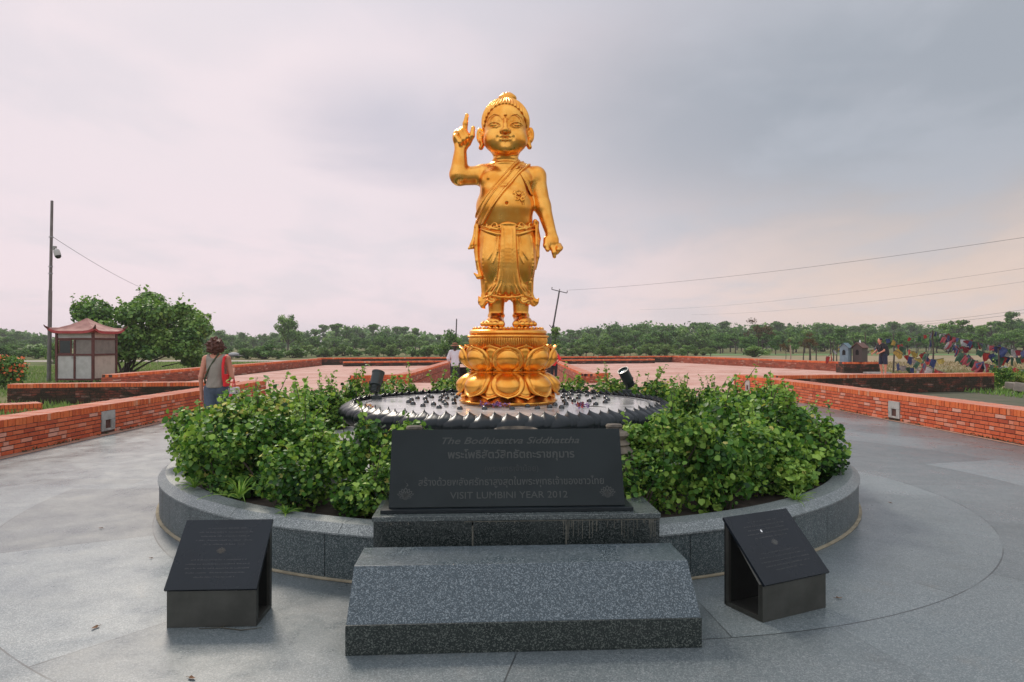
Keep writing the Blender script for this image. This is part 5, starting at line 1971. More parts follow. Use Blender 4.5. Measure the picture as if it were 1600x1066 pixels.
rng = random.Random(11)
sky_px = [-60, 0, 50, 95, 130, 320, 400, 418, 500, 530, 600, 640, 680, 700, 760, 870, 900, 930, 965, 1000, 1050, 1090, 1150, 1180, 1250, 1300, 1330, 1370, 1400, 1430, 1490, 1530, 1555, 1580, 1600, 1680]
sky_y = [510, 513, 520, 530, 520, 514, 522, 520, 510, 509, 506, 511, 517, 522, 522, 520, 516, 507, 503, 505, 500, 502, 506, 503, 502, 503, 510, 508, 503, 508, 503, 510, 505, 496, 497, 495]
px = -70
k = 0
while px < 1680:
    yt = np.interp(px, sky_px, sky_y) + rng.uniform(-4, 8)
    Y = rng.uniform(165, 235)
    h = 1.65 + (537 - yt) * Y / 1067
    kd = rng.choice(['round', 'tall', 'round', 'umbrella', 'tall']) if px > 860 else rng.choice(['round', 'round', 'tall', 'round'])
    add_tree(kd, (px - 800) / 1067 * Y, Y, h, rng.uniform(0.95, 1.25) * (1.25 if kd == 'tall' else 1.0), None, 'hazy dark green tree in the back row along the horizon', 'trees in the back row along the horizon', rng=rng)
    px += rng.uniform(11, 19)
    k += 1
px = -60
while px < 1680:
    yt = np.interp(px, sky_px, sky_y) + rng.uniform(8, 20)
    Y = rng.uniform(118, 150)
    h = 1.65 + (537 - yt) * Y / 1067
    m_ = rng.choice([LEAF_FAR, LEAF_FAR, LEAF_TREE])
    add_tree(rng.choice(['round', 'shrubby', 'round', 'round']), (px - 800) / 1067 * Y, Y, h * 1.02, rng.uniform(1.1, 1.5), m_, 'bushy green tree in the middle row before the far trees', 'trees in the middle row before the horizon', rng=rng)
    px += rng.uniform(11, 19)
# orchard shrubs just beyond the court
for x0, x1, st, labp in ((478, 735, 9.5, 'left'), (872, 1115, 11, 'right')):
    px = x0
    while px < x1:
        Y = rng.uniform(84, 96)
        yt = rng.uniform(536, 545)
        h = 1.65 - (yt - 537) * Y / 1067
        add_tree('shrubby' if rng.random() < .7 else 'round', (px - 800) / 1067 * Y, Y, h, rng.uniform(1.1, 1.7), rng.choice([LEAF_PALE, LEAF_TREE, LEAF_PALE]),
                 'small pale green orchard shrub %s of the statue, beyond the brick court' % labp, 'orchard shrubs beyond the brick court', name='orchard_shrub', cat='shrub', rng=rng)
        px += st * rng.uniform(0.7, 1.3)
# left meadow edge shrubs
px = -20
while px < 480:
    Y = rng.uniform(72, 88)
    yt = rng.uniform(535, 552)
    h = max(0.5, 1.65 - (yt - 537) * Y / 1067)
    if not (95 < px < 180):
        add_tree('shrubby', (px - 800) / 1067 * Y, Y, h, rng.uniform(1.3, 2.0), rng.choice([LEAF_TREE, LEAF_FAR, LEAF_FAR]),
                 'low dark shrub along the meadow edge on the left', 'low shrubs along the left meadow edge', name='meadow_shrub', cat='shrub', rng=rng)
    px += rng.uniform(9, 17)
# open grove on the right: crowns on visible trunks
px = 1125
while px < 1640:
    Y = rng.uniform(100, 125)
    yt = rng.uniform(512, 524)
    h = 1.65 + (537 - yt) * Y / 1067
    add_tree(rng.choice(['umbrella', 'round', 'tall', 'umbrella']), (px - 800) / 1067 * Y, Y, h, rng.uniform(1.0, 1.35), rng.choice([LEAF_FAR, LEAF_TREE, LEAF_FAR]),
             'slim trunked tree of the open grove on the right', 'open grove of trees on the right', rng=rng)
    px += rng.uniform(16, 28)


def px_tree(kind, px, ytop, ybase, w, m_, label, name='tree', cat='tree', z=0.0, i=0):
    Y = 1760.5 / (ybase - 537)
    h = 1.65 + (537 - ytop) * Y / 1067
    return add_tree(kind, (px - 800) / 1067 * Y, Y, h, w, m_, label, None, name, cat, random.Random(i), z=-0.02)


px_tree('round', 450, 485, 552, 0.85, LEAF_TREE, 'tall airy tree standing out above the woods, right of the woman with curly hair', i=3)
px_tree('thin', 1186, 498, 553, 1.15, LEAF_RUST, 'thin rusty brown tree with bare trunk in the field on the right', i=1)
px_tree('umbrella', 1492, 494, 552, 0.95, LEAF_TREE, 'flat-topped bright green tree above the prayer flags', i=5)
px_tree('umbrella', 1551, 497, 550, 0.95, LEAF_TREE, 'flat-topped tree with a double trunk, right of the other flat-topped tree', i=9)
px_tree('tall', 1580, 486, 549, 0.9, LEAF_FAR, 'tallest thin tree at the far right skyline', i=12)
px_tree('shrubby', 700, 512, 562, 0.95, LEAF_TREE, 'broad bright green bush tree just left of the golden pedestal', i=14)
px_tree('tall', 868, 512, 566, 1.0, LEAF_TREE, 'leafy creeper-clad tree behind the right edge of the golden pedestal', i=15)
px_tree('shrubby', 85, 533, 568, 0.9, LEAF_TREE, 'small bright green bush between the lamp pole and the booth', name='bush', cat='bush', i=16)
px_tree('round', 285, 518, 560, 1.1, LEAF_FAR, 'dark green tree behind the right side of the big bushy tree', i=18)
px_tree('thin', 1265, 520, 563, 1.0, LEAF_RUST, 'small dry reddish tree left of the shrine houses', i=21)
px_tree('thin', 1228, 530, 563, 0.8, LEAF_RUST, 'tiny dry reddish sapling beyond the receding wall', i=22)
px_tree('shrubby', 1180, 540, 558, 2.4, LEAF_TREE, 'low green bush beyond the right part of the wall', name='bush', cat='bush', i=23)

# far woods as one mass behind the rows
rg = np.random.default_rng(5)
cl = []
for k in range(260):
    a = rg.uniform(-0.78, 0.80)
    Y = rg.uniform(245, 300)
    px_ = 800 + a * 1067
    yt = np.interp(px_, sky_px, sky_y) + rg.uniform(1, 10)
    h = 1.65 + (537 - yt) * Y / 1067
    cl.append(((a * Y, Y, h * 0.5), (rg.uniform(5, 9), 5, h * 0.55)))
V, F, T = cloud(cl, 42000, 1.2, rg, 'quad', 0.4, 0.0, shell=0.5)
me = mesh_np('distant_woods', V, F, tone=T)
tag(link('distant_woods', me, LEAF_FAR), 'mass of far hazy woods along the whole horizon', 'woods', kind='stuff')


# the big many-stemmed tree by the booth
def big_bush_tree(x, y, H, Wd, label):
    rg = np.random.default_rng(77)
    r_ = empty('bushy_tree', (x, y, -0.02), 0, label, 'tree')
    cl, sb = [], MB()
    for k in range(44):
        a = rg.uniform(0, 6.28); q = Wd / 2 * math.sqrt(rg.random()) * 0.92
        z = H * (0.93 - 0.24 * (q / (Wd / 2)) ** 2 - 0.60 * rg.random() ** 1.2)
        rr = rg.uniform(0.5, 0.95)
        p = (q * math.cos(a), q * math.sin(a) * 0.8, max(z, 0.75))
        cl.append((p, (rr, rr, rr * 0.66)))
    for k, (p, r__) in enumerate(cl):
        if k % 3 == 0:
            b0 = (-1.1 + 0.5 * rg.random() * 2 - 0.4, 0.2 * rg.normal(), 0)
            midp = (b0[0] * 0.6 + p[0] * 0.35, p[1] * 0.3, p[2] * 0.45)
            sb.tube([b0, midp, p], [0.07, 0.045, 0.015], 6)
        else:
            sb.tube([(p[0] * 0.5 - 0.3, p[1] * 0.5, p[2] * 0.5), p], [0.035, 0.012], 5)
    V, F, T = cloud(cl, 38000, 0.14, rg, 'round', 0.6, 0.004, shell=0.35)
    pr = [(V, F, T)]
    for k in range(40):
        c_, r__ = cl[rg.integers(len(cl))]
        if c_[2] < H * 0.5: continue
        b0 = np.array(c_) + np.array([rg.normal() * 0.3, rg.normal() * 0.2, r__[2] * 0.8])
        e = b0 + np.array([rg.normal() * 0.2, rg.normal() * 0.2, rg.uniform(0.2, 0.5)])
        sb.tube([tuple(b0), tuple(e)], [0.015, 0.006], 4)
        t = np.linspace(0, 1.1, 16)[:, None]
        pr.append(leaves(b0 + (e - b0) * t + rg.normal(0, 0.07, (16, 3)), rg.normal(size=(16, 3)) + np.array([0, 0, .8]), 0.15, rg, 'round', np.clip(rg.normal(0.6, 0.15, 16), 0, .95)))
    V, F, T = merge(pr)
    me = mesh_np('crown', V, F, tone=T); link('crown', me, LEAF_TREE, r_)
    sb.build('trunk', BARK, r_, smooth=True)


big_bush_tree(-20.35, 37.2, 4.4, 7.6, 'large bushy green tree with several stems right of the white booth')

# orange flowering bush at the left edge
def flower_bush(x, y, z, label):
    rg = np.random.default_rng(3)
    r_ = empty('flowering_bush', (x, y, z), 0, label, 'bush')
    cl = [((rg.uniform(-0.9, 0.9), rg.uniform(-0.5, 0.5), rg.uniform(0.3, 1.15)), (0.38, 0.35, 0.28)) for _ in range(16)]
    V, F, T = cloud(cl, 4200, 0.085, rg, 'round', 0.5, 0.0)
    link('foliage', mesh_np('foliage', V, F, tone=T), LEAF_TREE, r_)
    V, F, T = cloud([(c_, (q[0] * 1.05, q[1] * 1.05, q[2] * 1.1)) for c_, q in cl if c_[2] > 0.55], 420, 0.10, rg, 'round', 0.8, 0.0, shell=0.98)
    link('blossoms', mesh_np('blossoms', V, F, tone=T), mat('orange_blossom', (0.80, 0.17, 0.05), 0.7, trans=0.2), r_)
    sb = MB()
    for c_, q in cl: sb.tube([(c_[0] * 0.3, 0, -0.1), c_], [0.02, 0.008], 5)
    sb.build('stems', BARK, r_)


flower_bush(-19.3, 25.5, 0.05, 'dark bush with orange-red blossoms at the left edge')


# grass blades: near field edges
def grass(name, n, region, hgt, seed, label, m_, clear=None):
    rg = np.random.default_rng(seed)
    x0, x1, y0, y1 = region
    P = np.stack([rg.uniform(x0, x1, n), rg.uniform(y0, y1, n), np.full(n, -0.02)], 1)
    d = rg.normal(size=(n, 3)) * np.array([0.35, 0.35, 0]) + np.array([0, 0, 1.0])
    d /= np.linalg.norm(d, axis=1, keepdims=True)
    h = hgt * rg.uniform(0.4, 1.3, n)[:, None]
    s = np.cross(d, rg.normal(size=(n, 3))); s /= np.linalg.norm(s, axis=1, keepdims=True)
    w_ = 0.014 + 0.012 * h
    V = np.stack([P - s * w_, P + s * w_, P + d * h * 0.6 + s * w_ * .6, P + d * h + rg.normal(0, 0.1, (n, 3)) * h], 1).reshape(-1, 3)
    F = (np.arange(n)[:, None, None] * 4 + np.array([(0, 1, 2), (0, 2, 3)])[None]).reshape(-1, 3)
    me = mesh_np(name, V, F, tone=np.repeat(np.clip(rg.normal(0.5, 0.2, n), 0, 1), 4))
    tag(link(name, me, m_), label, 'grass', kind='stuff')


grass('meadow_grass', 26000, (-34, -15.2, 21, 60), 0.16, 1, 'yellow-green meadow grass around the booth', LEAF_PALE)
grass('rough_grass', 9000, (15.5, 24, 14, 25), 0.16, 2, 'rough dark grass beyond the right orange wall', LEAF_TREE)
grass('dry_grass', 16000, (20.6, 52, 26, 60), 0.22, 3, 'dry pale grass under the prayer flags', leaf_mat('dry_grass_blades', (0.14, 0.11, 0.05), (0.24, 0.19, 0.10), (0.34, 0.28, 0.15), (0.40, 0.33, 0.2), trans=0.2, rough=.9, spec=.1))
grass('verge_grass', 9000, (-13.4, -8.3, 4, 18), 0.20, 4, 'grass behind the left red wall', LEAF_PALE)
# weeds in the joint at the foot of the side walls
def weeds(name, xa, ya, xb, yb, n, seed, label):
    rg = np.random.default_rng(seed)
    t = rg.random(n) ** 1.0
    t = t[(np.sin(t * 47) + np.sin(t * 113 + 1)) > -0.5]
    n = len(t)
    P = np.stack([xa + (xb - xa) * t + rg.normal(0, 0.018, n), ya + (yb - ya) * t, np.abs(rg.normal(0, 0.018, n))], 1)
    V, F, T = leaves(P, rg.normal(size=(n, 3)) * .6 + np.array([0, 0, 1.0]), 0.032, rg, 'quad', np.clip(rg.normal(0.35, 0.2, n), 0, 0.9))
    tag(link(name, mesh_np(name, V, F, tone=T), leaf_mat('weed_leaf', (0.03, 0.04, 0.015), (0.06, 0.06, 0.03), (0.10, 0.12, 0.04), (0.2, 0.2, 0.1)) if 'weed_leaf' not in MATS else MATS['weed_leaf']), label, 'weeds', kind='stuff')


weeds('wall_weeds', -7.41, 4, -7.41, 20.5, 1500, 1, 'small weeds at the foot of the left red wall')
weeds('wall_weeds', 8.53, 5, 7.95, 21, 1500, 2, 'small weeds at the foot of the right orange wall')

# ------------------------------------------------------------------ booth
BRED = mat('red_brown_paint', (0.115, 0.030, 0.022), 0.6, noise_amt=0.4, noise_scale=8)
BWHT = mat('weathered_white', (0.50, 0.48, 0.45), 0.75, noise_amt=0.45, noise_scale=3, dark=(0.28, 0.26, 0.23))
BGRY = mat('dusty_panel', (0.22, 0.185, 0.16), 0.6, noise_amt=0.4, noise_scale=4)
BWHT_LIT = mat('white_panel_warm_lit', (0.52, 0.40, 0.34), 0.7, noise_amt=0.35, noise_scale=3)  # booth panel with the warm light on its right side put into the colour
ROOF = mat('faded_red_roof', (0.34, 0.145, 0.12), 0.7, noise_amt=0.5, noise_scale=3)
ROOFE = mat('roof_edge_red', (0.40, 0.045, 0.045), 0.6, noise_amt=0.4, noise_scale=6)
booth = empty('guard_booth', (-18.55, 29.8, 0), R(-4), 'small white booth with red-brown frame and faded red pyramid roof', 'booth')
BW, BD, BHH = 1.62, 1.50, 2.12
HX, HY = BW / 2, BD / 2
# posts and rails
b = MB()
for x in (-HX, HX):
    for y in (-HY, HY):
        b.box((x, y, BHH / 2), (0.09, 0.09, BHH))
for x, y, sx_, sy_ in ((0, -HY, BW, 0.07), (0, HY, BW, 0.07), (-HX, 0, 0.07, BD), (HX, 0, 0.07, BD)):
    for z in (0.12, 1.17, 1.85):
        b.box((x, y, z), (sx_ - (0.09 if sx_ > sy_ else 0), sy_ - (0.09 if sy_ > sx_ else 0), 0.075))
b.box((0.0, -HY, 0.98), (0.075, 0.072, 1.62))
b.build('frame', BRED, booth)


def panel(name, m_, x0, x1, z0, z1, face):
    b = MB()
    if face == 'f': b.box(((x0 + x1) / 2, -HY + 0.01, (z0 + z1) / 2), (x1 - x0, 0.02, z1 - z0))
    elif face == 'b': b.box(((x0 + x1) / 2, HY - 0.01, (z0 + z1) / 2), (x1 - x0, 0.02, z1 - z0))
    elif face == 'r': b.box((HX - 0.01, (x0 + x1) / 2, (z0 + z1) / 2), (0.02, x1 - x0, z1 - z0))
    else: b.box((-HX + 0.01, (x0 + x1) / 2, (z0 + z1) / 2), (0.02, x1 - x0, z1 - z0))
    return b.build(name, m_, booth)


panel('lower_panel', BWHT, -HX + .05, -0.04, 0.16, 1.13, 'f')
panel('lower_panel', BWHT, 0.04, HX - .05, 0.16, 1.13, 'f')
panel('lower_panel', BWHT_LIT, -HY + .05, HY - .05, 0.16, 1.13, 'r')
panel('lower_panel', BWHT, -HY + .05, HY - .05, 0.16, 1.13, 'l')
panel('lower_panel', BWHT, -HX + .05, HX - .05, 0.16, 1.13, 'b')
panel('upper_panel', BGRY, 0.04, HX - .05, 1.21, 1.81, 'f')
panel('upper_panel', BGRY, -HY + .05, HY - .05, 1.21, 1.81, 'r')
panel('upper_panel', BGRY, -HX + .05, HX - .05, 1.21, 1.81, 'b')
panel('top_panel', BWHT, -HX + .05, HX - .05, 1.89, BHH, 'f')
panel('top_panel', BWHT_LIT, -HY + .05, HY - .05, 1.89, BHH, 'r')
b = MB()
b.box((-0.42, -HY - 0.002, 1.51), (0.56, 0.03, 0.62))
wf = b.build('window_frame', BRED, booth)
b = MB()
b.box((-0.42, -HY - 0.014, 1.51), (0.46, 0.02, 0.52))
b.build('window_opening', mat('dark_window', (0.012, 0.02, 0.018), 0.25), wf)
b = MB()
b.tube([(-0.09, -HY - 0.05, 1.0), (-0.09, -HY - 0.05, 1.12)], 0.012, 6)
b.build('door_handle', mat('steel_grey', (0.3, 0.3, 0.3), 0.4, metal=0.8), booth)
RO = 0.24
b = MB()
e0, e1 = HX + RO, HY + RO
tips = [(-e0, -e1), (e0, -e1), (e0, e1), (-e0, e1)]
vs = []
n = 8
ring0 = []
for s_ in range(4):
    a, c_ = tips[s_], tips[(s_ + 1) % 4]
    for i in range(n):
        t = i / n
        lift = 0.16 * (abs(2 * t - 1) ** 5)
        ring0.append((a[0] + (c_[0] - a[0]) * t, a[1] + (c_[1] - a[1]) * t, BHH + 0.05 + lift))
rings = []
for f, z in ((1.0, 0), (0.72, 0.11), (0.45, 0.27), (0.2, 0.44), (0.03, 0.58)):
    rings.append([(x * f, y * f, (BHH + 0.05) + z + (zz - BHH - 0.05) * (f ** 3)) for x, y, zz in ring0])
m4 = len(ring0)
fs = []
for j, r__ in enumerate(rings):
    vs += r__
    if j:
        for i in range(m4):
            fs.append(((j - 1) * m4 + i, (j - 1) * m4 + (i + 1) % m4, j * m4 + (i + 1) % m4, j * m4 + i))
b.add(vs, fs)
b.build('roof', ROOF, booth)
b = MB()
vs = [(x * 1.005, y * 1.005, z + 0.01) for x, y, z in ring0] + [(x * 1.005, y * 1.005, z - 0.10) for x, y, z in ring0] + [(x * 0.85, y * 0.85, BHH) for x, y, z in ring0]
b.add(vs, [(i, i + m4, (i + 1) % m4 + m4, (i + 1) % m4) for i in range(m4)] + [(i + m4, i + 2 * m4, (i + 1) % m4 + 2 * m4, (i + 1) % m4 + m4) for i in range(m4)])
b.build('eave', ROOFE, booth)
for tx, ty in tips:
    b = MB()
    b.tube([(tx * 0.92, ty * 0.92, BHH + 0.12), (tx, ty, BHH + 0.20), (tx * 1.06, ty * 1.06, BHH + 0.26), (tx * 1.09, ty * 1.09, BHH + 0.33)], [0.06, 0.055, 0.035, 0.012], 6)
    b.build('corner_horn', BRED, booth)

# ------------------------------------------------------------------ lamp pole with a camera
GALV = mat('galvanised_pole', (0.17, 0.15, 0.14), 0.55, noise_amt=0.5, noise_scale=4, metal=0.3)
pole = empty('camera_pole', (-20.35, 30.0, -0.02), 0, 'tall grey metal pole carrying a dome camera on the left', 'pole')
lean = (0.12, 0, 7.95)
b = MB()
b.tube([(0, 0, 0), (lean[0] * .5, 0, 4.0)], [0.085, 0.075], 14)
b.build('lower_tube', GALV, pole, smooth=True)
b = MB()
b.tube([(lean[0] * .49, 0, 3.95), lean], [0.064, 0.055], 14)
b.build('upper_tube', GALV, pole, smooth=True)
b = MB()
for z in (4.75, 5.05, 6.35):
    b.lathe([(0.072, z - 0.02), (0.085, z - 0.02), (0.085, z + 0.02), (0.072, z + 0.02)], 14, (lean[0] * z / 7.95, 0, 0))
    b.box((lean[0] * z / 7.95 - 0.09, 0, z), (0.05, 0.03, 0.03))
b.build('clamps', mat('steel_grey'), pole)
cz = 5.78
b = MB()
b.tube([(0.09, 0, cz + 0.02), (0.22, 0, cz + 0.04), (0.26, 0, cz + 0.10)], 0.025, 8)
b.box((0.24, 0, cz + 0.12), (0.14, 0.10, 0.10))
cm = b.build('camera_arm', mat('camera_grey', (0.25, 0.25, 0.23), 0.5), pole)
M = Euler((0, R(-18), 0)).to_matrix()
b = MB()
b.lathe([(0.0001, 0.14), (0.10, 0.12), (0.13, 0.05), (0.135, -0.12), (0.13, -0.16)], 16, (0.34, 0, cz - 0.10), None, M)
hd = b.build('dome_camera', mat('camera_shell', (0.42, 0.41, 0.38), 0.5), pole, smooth=True)
b = MB()
b.lathe([(0.125, -0.16), (0.115, -0.22), (0.07, -0.27), (0.0001, -0.285)], 16, (0.34, 0, cz - 0.10), None, M)
b.build('camera_glass', mat('dark_window'), hd, smooth=True)

WIRE = mat('cable_black', (0.05, 0.045, 0.05), 0.7)


def wire(p, q, sag, r_, label, seg=24):
    p, q = Vector(p), Vector(q)
    pts = []
    for i in range(seg + 1):
        t = i / seg
        v = p.lerp(q, t)
        v.z -= sag * 4 * t * (1 - t)
        pts.append(tuple(v))
    b = MB()
    b.tube(pts, r_, 5)
    o = b.build('overhead_cable', WIRE)
    tag(o, label, 'cable')


wire((-20.24, 30, 6.37), (-30.6, 58.8, 5.95), 0.25, 0.010, 'thin cable sloping from the camera pole down behind the bushy tree')

# rooftop-style aerial behind the big tree
aer = empty('aerial_mast', (-30.6, 59, -0.02), 0, 'small television aerial on a mast poking above the bushy tree', 'aerial')
b = MB(); b.tube([(0, 0, 0), (0, 0, 6.0)], 0.03, 8); b.build('mast', GALV, aer)
b = MB()
for k in range(4): b.tube([(-0.25 + k * 0.17, 0, 5.45), (-0.25 + k * 0.17, 0, 5.95)], 0.012, 5)
b.tube([(-0.3, 0, 5.62), (0.32, 0, 5.62)], 0.016, 6)
b.build('antenna_rods', GALV, aer)


# ------------------------------------------------------------------ power poles
def power_pole(px, ybase, xt, yt, Y, label, arms=True, r_=0.09):
    x0, z0 = (px - 800) / 1067 * Y, -0.02
    dxx = (xt - px) / 1067 * Y
    H = 1.65 + (537 - yt) * Y / 1067
    root = empty('power_pole', (x0, Y, z0), 0, label, 'power pole')
    b = MB()
    b.tube([(0, 0, 0), (dxx, 0, H)], [r_ * 1.3, r_], 8)
    b.build('pole_shaft', mat('concrete_pole_dark', (0.07, 0.06, 0.06), 0.8), root)
    if arms:
        an = math.atan2(dxx, H)
        ca, sa = math.cos(an), math.sin(an)
        b = MB()
        L = 0.95
        b.tube([(dxx - L * ca, 0, H + L * sa * 1.4), (dxx + L * ca, 0, H - L * sa * 1.4)], 0.055, 6)
        b.build('crossarm', mat('concrete_pole_dark'), root)
        for q in (-L, 0.0, L):
            b = MB()
            b.tube([(dxx + q * ca, 0, H - q * sa * 1.4), (dxx + q * ca + 0.05, 0, H - q * sa * 1.4 + 0.28)], [0.045, 0.06], 6)
            b.build('insulator', mat('insulator_brown', (0.06, 0.035, 0.03), 0.4), root)
        b = MB()
        b.tube([(dxx * .45, 0, H * .42), (dxx * .45 - 0.45, 0, H * .42 + 0.55)], 0.05, 6)
        b.box((dxx * .5 - 0.05, 0, H * .46), (0.35, 0.2, 0.3))
        b.build('side_fitting', mat('concrete_pole_dark'), root)
    return Vector((x0 + dxx, Y, H))


T1 = power_pole(856, 556, 874, 455, 84, 'leaning dark power pole with a crossarm, right of the statue legs')
T2 = power_pole(711, 556, 713.5, 498, 70, 'short dark pole left of the golden pedestal', arms=False, r_=0.06)


def wp(px, y, Y):
    return ((px - 800) / 1067 * Y, Y, 1.65 + (537 - y) * Y / 1067)


wire((T1.x + 0.9, 84, T1.z + 0.1), wp(1720, 353, 42), 0.55, 0.012, 'uppermost power line rising to the right from the leaning pole')
wire(wp(1000, 484, 150), wp(1720, 401, 55), 1.0, 0.010, 'second power line below the uppermost one on the right')
wire(wp(1080, 492, 150), wp(1720, 423, 60), 0.9, 0.010, 'third faint power line on the right')
wire(wp(1380, 508, 140), wp(1720, 466, 70), 0.4, 0.016, 'upper of the two low power lines at the far right')
wire(wp(1400, 509, 140), wp(1720, 471, 70), 0.45, 0.020, 'lower of the two low power lines at the far right')


# ------------------------------------------------------------------ shrine houses on the pillar
def shrine(x, y, z, rz, w_, d_, h_, wall, roof, label):
    r_ = empty('shrine_house', (x, y, z), rz, label, 'shrine house')
    b = MB()
    b.box((0, 0, h_ / 2), (w_, d_, h_))
    b.add([(-w_ / 2, -d_ / 2 + .003, h_), (w_ / 2, -d_ / 2 + .003, h_), (0, -d_ / 2 + .003, h_ + 0.22), (-w_ / 2, d_ / 2 - .003, h_), (w_ / 2, d_ / 2 - .003, h_), (0, d_ / 2 - .003, h_ + 0.22)], [(0, 1, 2), (3, 5, 4)])
    b.build('walls', wall, r_)
    b = MB()
    o = 0.07
    for s_ in (-1, 1):
        vs = [(0, -d_ / 2 - o, h_ + 0.27), (s_ * (w_ / 2 + o), -d_ / 2 - o, h_ - 0.01), (s_ * (w_ / 2 + o), d_ / 2 + o, h_ - 0.01), (0, d_ / 2 + o, h_ + 0.27)]
        vs += [(p[0], p[1], p[2] - 0.035) for p in vs]
        b.add(vs, [(0, 1, 2, 3), (7, 6, 5, 4), (0, 4, 5, 1), (1, 5, 6, 2), (2, 6, 7, 3)])
    b.build('roof', roof, r_)
    b = MB()
    pts = [(-0.09, 0), (0.09, 0), (0.09, 0.2), (0.06, 0.27), (0, 0.31), (-0.06, 0.27), (-0.09, 0.2)]
    b.add([(x_, -d_ / 2 - 0.004, h_ * 0.48 + z_) for x_, z_ in pts], [tuple(range(7))])
    b.build('niche_opening', black, r_)


shrine(18.82, 38.5, 0.618, R(-48), 0.46, 0.50, 0.80, mat('pale_blue_paint', (0.20, 0.29, 0.34), 0.7, noise_amt=.4, noise_scale=5), mat('blue_grey_roof', (0.13, 0.20, 0.23), 0.7), 'small pale blue shrine house on the brick pillar')
shrine(19.55, 38.35, 0.618, R(-48), 0.50, 0.80, 0.82, mat('dull_brown_paint', (0.075, 0.058, 0.05), 0.7), mat('rust_roof', (0.15, 0.07, 0.05), 0.7), 'dark brown shrine house with a rusty roof beside the blue one')
b = MB(); b.lathe([(0.0001, 0.0), (0.05, 0.0), (0.04, 0.10), (0.02, 0.16), (0.0001, 0.18)], 10, (0.0, 0, 0)); o = b.build('white_figurine', mat('white_paint', (0.75, 0.73, 0.7), 0.6)); o.location = (19.55, 38.35, 1.68)
tag(o, 'tiny white figurine on the rusty roof of the dark shrine house', 'figurine')
b = MB(); b.box((0, 0, 0.05), (1.3, 0.5, 0.1)); o = b.build('stone_step', mat('pale_stone', (0.42, 0.40, 0.36), 0.9, noise_amt=.4, noise_scale=4), bevel=0.02); o.location = (19.9, 37.2, 0)
tag(o, 'pale stone slab lying at the foot of the dark pillar', 'stone slab')

# stakes beyond the receding wall
for i, (px, yt, yb) in enumerate(((1235, 539, 562), (1256, 545, 562), (1266, 541, 563), (1276, 543, 563), (1302, 537, 565), (1308, 546, 566), (1352, 518, 560))):
    Y = 46 + i * 0.6
    H = 1.65 + (537 - yt) * Y / 1067
    b = MB(); b.tube([(0, 0, 0), (0.03 * (-1) ** i, 0, H * .5), (0.0, 0, H)], [0.05, 0.04, 0.03], 6)
    o = b.build('wooden_stake', BARKD if i else mat('pale_stake', (0.35, 0.26, 0.2), 0.9)); o.location = ((px - 800) / 1067 * Y, Y, -0.02)
    tag(o, 'thin wooden stake standing beyond the receding wall on the right' if i else 'pale wooden stake, leftmost of the stakes beyond the receding wall', 'stake', 'wooden stakes beyond the right wall')

# ------------------------------------------------------------------ prayer flags
FC = {'blue': (0.030, 0.045, 0.13), 'white': (0.30, 0.29, 0.28), 'red': (0.38, 0.035, 0.03), 'green': (0.03, 0.085, 0.045), 'yellow': (0.42, 0.31, 0.07)}
FM = {k: mat('flag_' + k, v, 0.9, trans=0.12, noise_amt=0.7, noise_scale=5) for k, v in FC.items()}
FM['maroon'] = mat('flag_maroon', (0.20, 0.02, 0.03), 0.85, trans=0.2)
flag_me = {}
for cn in FM:
    for v in range(3):
        rg = np.random.default_rng(hash(cn) % 1000 + v if False else (len(cn) * 7 + v))
        nx_, nz_ = 8, 8
        vs, fs = [], []
        a1, a2, a3 = rg.uniform(3, 7), rg.uniform(0, 6), rg.uniform(0.15, 0.5)
        for j in range(nz_ + 1):
            for i in range(nx_ + 1):
                u, t = i / nx_, j / nz_
                vs.append((u - 0.5 + a3 * t * t * (0.6 - u * 0.3), 0.10 * math.sin(u * a1 + t * 3 + a2) * t + 0.25 * t * (v - 1), -t * (0.9 + 0.12 * math.sin(u * 5 + a2)) + 0.08 * math.sin(u * 9) * t))
        for j in range(nz_):
            for i in range(nx_):
                q = j * (nx_ + 1) + i
                fs.append((q, q + 1, q + nx_ + 2, q + nx_ + 1))
        me = mesh_np('flag', vs, fs, smooth=True)
        me.materials.append(FM[cn])
        flag_me[(cn, v)] = me
order = ['blue', 'white', 'red', 'green', 'yellow', 'maroon']


def flag_string(p, q, sag, n, size, label, seed, m_=None, only=None):
    rg = random.Random(seed)
    p, q = Vector(p), Vector(q)
    root = empty('prayer_flag_string', p, 0, label, 'prayer flags', 'strings of prayer flags on the right')
    d = q - p
    pts = []
    for i in range(25):
        t = i / 24
        v = d * t; v.z -= sag * 4 * t * (1 - t)
        pts.append(tuple(v))
    b = MB(); b.tube(pts, 0.014, 5); b.build('cord', mat('flag_cord', (0.05, 0.045, 0.04), 0.9), root)
    az = math.atan2(d.y, d.x)
    off = rg.randrange(6)
    for i in range(n):
        t = (i + 0.5 + rg.uniform(-0.2, 0.2)) / n
        cn = (only or order)[(i + off) % len(only or order)]
        o = link('flag', flag_me[(cn, rg.randrange(3))], None, root)
        v = d * t; v.z -= sag * 4 * t * (1 - t)
        o.location = v
        s = size * rg.uniform(0.55, 1.05)
        o.scale = (s * rg.uniform(0.5, 0.95), s, s * rg.uniform(0.8, 1.1))
        o.rotation_euler = (rg.uniform(-0.6, 0.4), rg.uniform(-0.55, 0.55), az + rg.uniform(-0.9, 0.9))


def fp(px, y, Y):
    return wp(px, y, Y)


